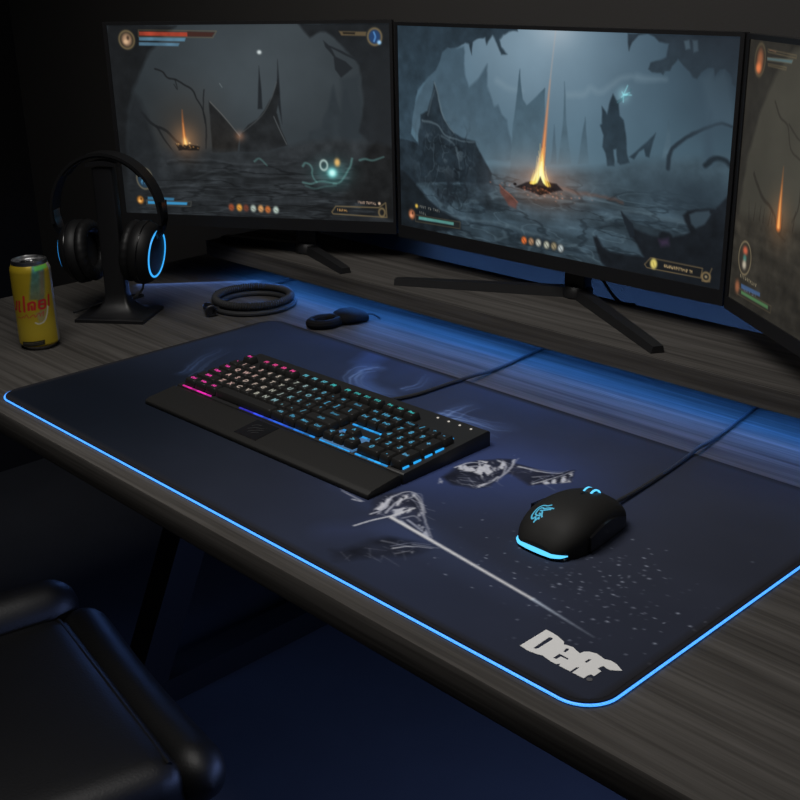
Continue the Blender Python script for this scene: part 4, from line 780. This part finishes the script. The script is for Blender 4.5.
# ------------------------------------------------------------------ headphone stand and headphones
ha = Vector((.8,.6,0)); hb = Vector((-.6,.8,0)); HC = Vector((-1.5865,.8815,0))
hf = lambda q: HC+ha*q[0]+hb*q[1]+Vector((0,0,q[2]))
M_hpb = mat('headphone_black', (.0075,.0075,.008), .5, spec=.3, noise=.15, bump=.06, bscale=900)
hs = thing('headphone_stand', 'black headphone stand with flat post beside the can', 'headphone stand', HC)
b = new(); R_ = []
for (hx,hy0,hy1,z_) in ((.057,-.045,.045,0),(.057,-.045,.045,.005),(.054,-.042,.042,.007)):
    R_.append([Vector(hf((-hx,hy0,z_))),Vector(hf((hx,hy0,z_))),Vector(hf((hx,hy1,z_))),Vector(hf((-hx,hy1,z_)))])
loft(b,R_); obj('base', b, M_steel, hs)
b = new(); R_ = []
for z_,wx,wy in ((.0065,.044,.036),(.010,.036,.028),(.016,.029,.020),(.026,.0205,.0135),(.040,.0175,.0105),(.225,.0165,.010),(.236,.0165,.010)):
    R_.append([Vector(hf(q+(z_,))) for q in rrect(-wx,wx,-wy,wy,min(wx,wy)*.35,3)])
loft(b,R_); obj('post', b, M_steel, hs)
b = new(); R_ = []
for i in range(13):
    t = -1+2*i/12; z_ = .2480-.004*t*t; R_.append([Vector(hf((t*.024,-.014,z_-.006))),Vector(hf((t*.024,.014,z_-.006))),Vector(hf((t*.024,.014,z_))),Vector(hf((t*.024,-.014,z_)))])
loft(b,R_); obj('cradle', b, M_steel, hs)
hp = thing('headphones', 'black over ear headphones with cyan ring lights hung on a stand', 'headphones', HC+Vector((0,0,.08)))
def arc(rx,rz,zc,a0,a1,n=40): return [(rx*math.cos(a0+(a1-a0)*i/n), zc+rz*math.sin(a0+(a1-a0)*i/n)) for i in range(n+1)]
def band(rx,rz,zc,th,wd,a0,a1):
    b = new(); R_ = []
    for (x_,z_),(x2,z2) in zip(arc(rx,rz,zc,a0,a1),arc(rx-th,rz-th,zc,a0,a1)):
        R_.append([Vector(hf((x_,-wd/2,z_))),Vector(hf((x_,wd/2,z_))),Vector(hf((x2,wd/2,z2))),Vector(hf((x2,-wd/2,z2)))])
    loft(b,R_); return b
ZC = .162
obj('headband', band(.0905,.0985,ZC,.0045,.030,-.12,PI+.12), M_hpb, hp)
obj('band_cushion', band(.0858,.0938,ZC,.0030,.026,.75,PI-.75), M_hpb, hp)
for s in (-1,1):
    # slider arm and yoke
    b = new(); R_ = []
    for z_,xx in ((.186,.0905),(.160,.0905),(.142,.0860),(.128,.0780)):
        R_.append([Vector(hf((s*(xx+.002),-.011,z_))),Vector(hf((s*(xx+.002),.011,z_))),Vector(hf((s*(xx-.005),.011,z_))),Vector(hf((s*(xx-.005),-.011,z_)))])
    loft(b,R_); obj('slider', b, M_gloss, hp)
    tilt = math.radians(7); ax = (ha*s*math.cos(tilt)-Vector((0,0,1))*math.sin(tilt)).normalized()   # outward axis of the cup
    cc = hf((s*.0450,0,.106))
    b = new(); lathe(b,[(.030,-.004),(.046,-.003),(.0495,.002),(.0495,.010),(.0480,.017),(.0440,.0235),(.0405,.0265),(.037,.0275),(.0005,.0260)],cc,ax,n=64); cup = obj('ear_cup', b, M_hpb, hp)
    b = new(); lathe(b,[(.0345,.0270),(.0345,.0288),(.0372,.0286),(.0375,.0268)],cc,ax,n=72,cap0=False,cap1=False); obj('ring_light', b, M_hpring, cup, 'glowing cyan ring')
    # cushion: a padded torus with wrinkles
    b = new(); R_ = []; u = ax.orthogonal().normalized(); v = ax.cross(u)
    for i in range(80):
        a = 2*PI*i/80; d = u*math.cos(a)+v*math.sin(a); q = []
        for j in range(16):
            e = 2*PI*j/16; rr = .0370+.0115*math.cos(e)*(1+.03*math.sin(24*a)); hh = -.0100+.0090*math.sin(e)*(1+.05*math.sin(24*a+e))
            q.append(cc+d*rr+ax*hh)
        R_.append(q)
    loft(b,R_,loop=True); obj('ear_cushion', b, M_hpb, hp, sharp=80)
    b = new(); lathe(b,[(.0265,-.006),(.0005,-.004)],cc,ax,n=40,cap0=False); obj('speaker_cloth', b, M_rub, hp)
    b = new(); tube(b, [cc+ax*.012+(u*math.cos(a)+v*math.sin(a))*.0497 for a in np.linspace(0,2*PI,64,endpoint=False)], .0009, 6, True); obj('cup_seam', b, M_gloss, cup)
b = new(); tube(b, catmull([hf((.052,-.012,.066)),hf((.050,-.018,.050)),hf((.036,-.022,.036)),hf((.036,.016,.030)),hf((.006,.034,.024)),hf((-.040,.024,.013)),hf((-.062,-.006,.0095)),hf((-.068,-.022,.0095))],8), .0018, 8); obj('cord', b, M_rub, hp)

# ------------------------------------------------------------------ coiled cable
ccx,ccy = -1.474,1.064; CR = .061
co = thing('coiled_cable', 'thick black coiled cable looped in a ring on the desk', 'cable', (ccx,ccy,0))
b = new(); N_ = 96*9
tube(b, [Vector((ccx+(CR+.0048*math.cos(q))*math.cos(a), ccy+(CR+.0048*math.cos(q))*math.sin(a), .0150+.0048*math.sin(q))) for a,q in ((2*PI*i/N_, 2*PI*92*i/N_) for i in range(N_))], .0021, 6, True); obj('coil', b, M_braid, co)
for r_,z_ in ((CR+.006,.0045),(CR-.005,.0045)):
    b = new(); tube(b, [Vector((ccx+r_*math.cos(a),ccy+r_*math.sin(a),z_)) for a in np.linspace(0,2*PI,90,endpoint=False)], .0042, 10, True); obj('loop', b, M_braid, co)
cd = Vector((.93,-.36,0)).normalized(); cp = Vector((-1.482,.982,.0105)); 
b = new(); lathe(b,[(.0045,-.014),(.0075,-.012),(.0085,-.004),(.0085,.006),(.0095,.0065),(.0095,.016),(.0080,.017),(.0065,.017),(.0065,.010),(.0004,.010)],cp,cd,n=28); tube(b, catmull([(ccx-.006,ccy-.064,.0085),(ccx-.010,ccy-.075,.0095),cp-cd*.012],6), .0030, 8); obj('connector', b, M_alud, co, 'dark metal round connector')
b = new(); tube(b, catmull([(-1.530,1.030,.0190),(-1.545,1.055,.0155),(-1.550,1.085,.0095),(-1.548,1.13,.0055),(-1.546,1.165,.003),(-1.545,1.22,.003)],8), .0019, 8); obj('tail', b, M_braid, co)

# ------------------------------------------------------------------ strap with a flat body
M_strap = mat('matte_black_strap', (.007,.007,.0075), .8, spec=.12, noise=.2, bump=.1)
fb = thing('carry_strap', 'small black strap loop with a flat padded body behind the mat', 'strap', (-1.30,1.085,0))
b = new(); fx,fy = -1.2985,1.0685; fd = Vector((.22,.97,0)).normalized(); fs = Vector((fd.y,-fd.x,0))
R_ = []
for i in range(48):
    a = 2*PI*i/48; d = fd*math.cos(a)*.0230+fs*math.sin(a)*.0165; n_ = d.normalized(); c_ = Vector((fx,fy,.0074))+d; q = []
    for j in range(10):
        e = 2*PI*j/10; q.append(c_+n_*.0075*math.cos(e)+Vector((0,0,.0070*math.sin(e))))
    R_.append(q)
loft(b,R_,loop=True); obj('loop', b, M_strap, fb)
b = new(); R_ = []
for t,wd,ht in ((.0,.012,.012),(.12,.020,.0170),(.35,.0255,.0190),(.7,.0255,.0180),(.92,.021,.014),(1,.014,.009)):
    c_ = Vector((fx,fy,0))+fd*(.019+t*.052); q = []
    for j in range(20):
        e = 2*PI*j/20; q.append(c_+fs*wd*math.copysign(abs(math.cos(e))**.7,math.cos(e))+Vector((0,0,ht*.52+ht*.5*math.copysign(abs(math.sin(e))**.7,math.sin(e)))))
    R_.append(q)
loft(b,R_); obj('body', b, M_strap, fb)
b = new(); e_ = Vector((fx,fy,.008))+fd*.067; tube(b, catmull([e_+fs*.006,e_+fd*.010+fs*.010+Vector((0,0,.001)),e_+fd*.017+fs*.014-Vector((0,0,.003)),e_+fd*.020+fs*.020-Vector((0,0,.006))],6), .0017, 8); obj('cord', b, M_rub, fb)

# ------------------------------------------------------------------ chair
sf = Vector((.987,-.16,0)); sb = Vector((-.16,-.987,0)); S0 = Vector((-1.252,.618,0)); SW = .392
cf = lambda u,v,z: S0+sf*u+sb*v+Vector((0,0,z))
chair = thing('desk_chair', 'dark leather chair seat pushed up to the desk front', 'chair', (S0+sf*.18+sb*.24+Vector((0,0,FL))))
def pad(u0,u1,v0,v1,z0,z1,rad,crown=0,nu=22,nv=22):
    b = new()
    bmesh.ops.create_grid(b,x_segments=nu,y_segments=nv,size=.5)
    top = list(b.verts); ext = bmesh.ops.extrude_face_region(b,geom=list(b.faces)); vs = [e for e in ext['geom'] if isinstance(e,bmesh.types.BMVert)]
    for v in top: v.co.z = 0
    for v in vs: v.co.z = 1
    # ring cuts on the sides
    side = [e for e in b.edges if abs(e.verts[0].co.z-e.verts[1].co.z) > .5]; bmesh.ops.subdivide_edges(b,edges=side,cuts=5,use_grid_fill=True)
    hu,hv,hz = (u1-u0)/2,(v1-v0)/2,(z1-z0)/2
    for v in b.verts:
        p = Vector((v.co.x*2*hu,v.co.y*2*hv,(v.co.z-.5)*2*hz)); c_ = Vector((max(-hu+rad,min(hu-rad,p.x)),max(-hv+rad,min(hv-rad,p.y)),max(-hz+rad,min(hz-rad,p.z))))
        d = p-c_
        if d.length > 1e-9: p = c_+d.normalized()*min(rad,d.length) if d.length > rad else p
        if p.z > 0: p.z += crown*(1-(p.x/hu)**2)*(1-(p.y/hv)**2)
        v.co = cf((u0+u1)/2+p.x,(v0+v1)/2+p.y,(z0+z1)/2+p.z)
    return b
ZS = -.27
rnd = lambda t,e,r: r*math.sqrt(max(.004,1-max(0,1-min(t,1-t)/e)**2))
obj('seat_cushion', pad(.0,SW,.045,.46,ZS-.075,ZS+.004,.030,.012), M_hide, chair, sharp=80)
b = new(); tube(b, [cf(q,.030+.006*math.sin(PI*q/SW),ZS-.030) for q in np.linspace(-.016,SW+.008,60)], .034, 20, rfun=lambda t: rnd(t,.11,.034)); obj('front_bolster', b, M_hide, chair, sharp=80)
b = new(); tube(b, [cf(q,.064,ZS-.001+.003*math.sin(PI*q/SW)) for q in np.linspace(.02,SW-.02,14)], .0035, 10); obj('piping', b, M_hide, chair)
b = new(); tube(b, [cf(-.034+.01*math.sin(PI*t),.02+t*.45,ZS-.010+.012*t) for t in np.linspace(0,1,60)], .040, 20, rfun=lambda t: rnd(t,.10,.040)); obj('side_bolster', b, M_hide, chair, sharp=80)
b = new(); box(b,.03,SW-.03,.07,.44,-.10,-.072,.006,2,lambda q: cf(q.x,q.y,q.z+ZS+.0)); obj('seat_pan', b, M_black, chair)
obj('backrest', pad(-.03,SW+.03,.455,.535,ZS-.02,ZS+.56,.035), M_hide, chair, sharp=80)
gc = cf(SW/2,.25,0)
b = new(); lathe(b,[(.026,FL+.085),(.026,FL+.22),(.018,FL+.221),(.018,ZS-.098)],(gc.x,gc.y,0),n=28); obj('gas_column', b, M_steel, chair)
for i in range(5):
    a = 2*PI*i/5+.5; d = Vector((math.cos(a),math.sin(a),0)); b = new(); tube(b,[Vector((gc.x,gc.y,FL+.095)),Vector((gc.x,gc.y,FL+.08))+d*.13,Vector((gc.x,gc.y,FL+.062))+d*.25],.018,12,rfun=lambda t: .022-.009*t); lg = obj('leg', b, M_black, chair)
    b = new(); e_ = Vector((gc.x,gc.y,FL+.026))+d*.25; lathe(b,[(.020,-.012),(.026,-.008),(.026,.008),(.020,.012)],e_,Vector((-d.y,d.x,0)),n=24); obj('caster', b, M_rub, lg)

# ------------------------------------------------------------------ light
def area(name, loc, target, size, power, col, sy=None):
    l = bpy.data.lights.new(name,'AREA'); l.energy = power; l.color = col; l.size = size
    if sy: l.shape = 'RECTANGLE'; l.size_y = sy
    o = bpy.data.objects.new(name,l); C.objects.link(o); o.location = loc
    o.rotation_euler = (Vector(target)-Vector(loc)).to_track_quat('-Z','Y').to_euler(); return o
area('ceiling_lamp', (-.92,.38,1.42), (-.95,.80,0), .8, 7.2, (1,.97,.93))
bpy.data.objects['ceiling_lamp'].data.spread = math.radians(125)
area('wall_fill', (.35,.55,1.35), (-.25,1.34,.45), .35, 1.9, (1,.965,.93))  # added fill light, brightens the right part of the back wall
area('under_desk_glow', (-.42,1.19,-.13), (-.72,.55,-.60), 1.0, 7.5, (.29,.43,1), .05)
area('bolster_fill', (-1.68,1.10,-.10), (-1.1,.60,-.27), .22, .55, (.16,.34,1))  # added blue fill aimed at the chair, puts a sheen along its front bolster
w_ = bpy.data.worlds.new('dark_room'); bpy.context.scene.world = w_; w_.use_nodes = True
w_.node_tree.nodes['Background'].inputs['Color'].default_value = (.55,.65,1,1); w_.node_tree.nodes['Background'].inputs['Strength'].default_value = .004

# ------------------------------------------------------------------ camera
cam = bpy.data.cameras.new('camera'); co_ = bpy.data.objects.new('camera',cam); C.objects.link(co_)
cam.sensor_width = 36; cam.sensor_fit = 'HORIZONTAL'; cam.lens = 36*1137.155/800; cam.clip_start = .01
r0 = Vector((0.69151827733714,0.7220745263962534,-0.020269445929799273)); u0 = Vector((-0.24606369485196666,0.26184731510901377,0.9332141456525396)); f0 = Vector((-0.6791576622438068,0.6403470636302062,-0.3587485301930864))
mw = Matrix((r0,u0,-f0)).transposed().to_4x4(); mw.translation = Vector((0,0,.52)); co_.matrix_world = mw
bpy.context.view_layer.update()
for o in list(bpy.context.scene.objects):
    if o.parent is None: o.location.z += .74
sc = bpy.context.scene; sc.camera = co_
sc.view_settings.view_transform = 'Standard'; sc.view_settings.look = 'None'; sc.view_settings.exposure = 0; sc.view_settings.gamma = 1; sc.view_settings.use_curve_mapping = False
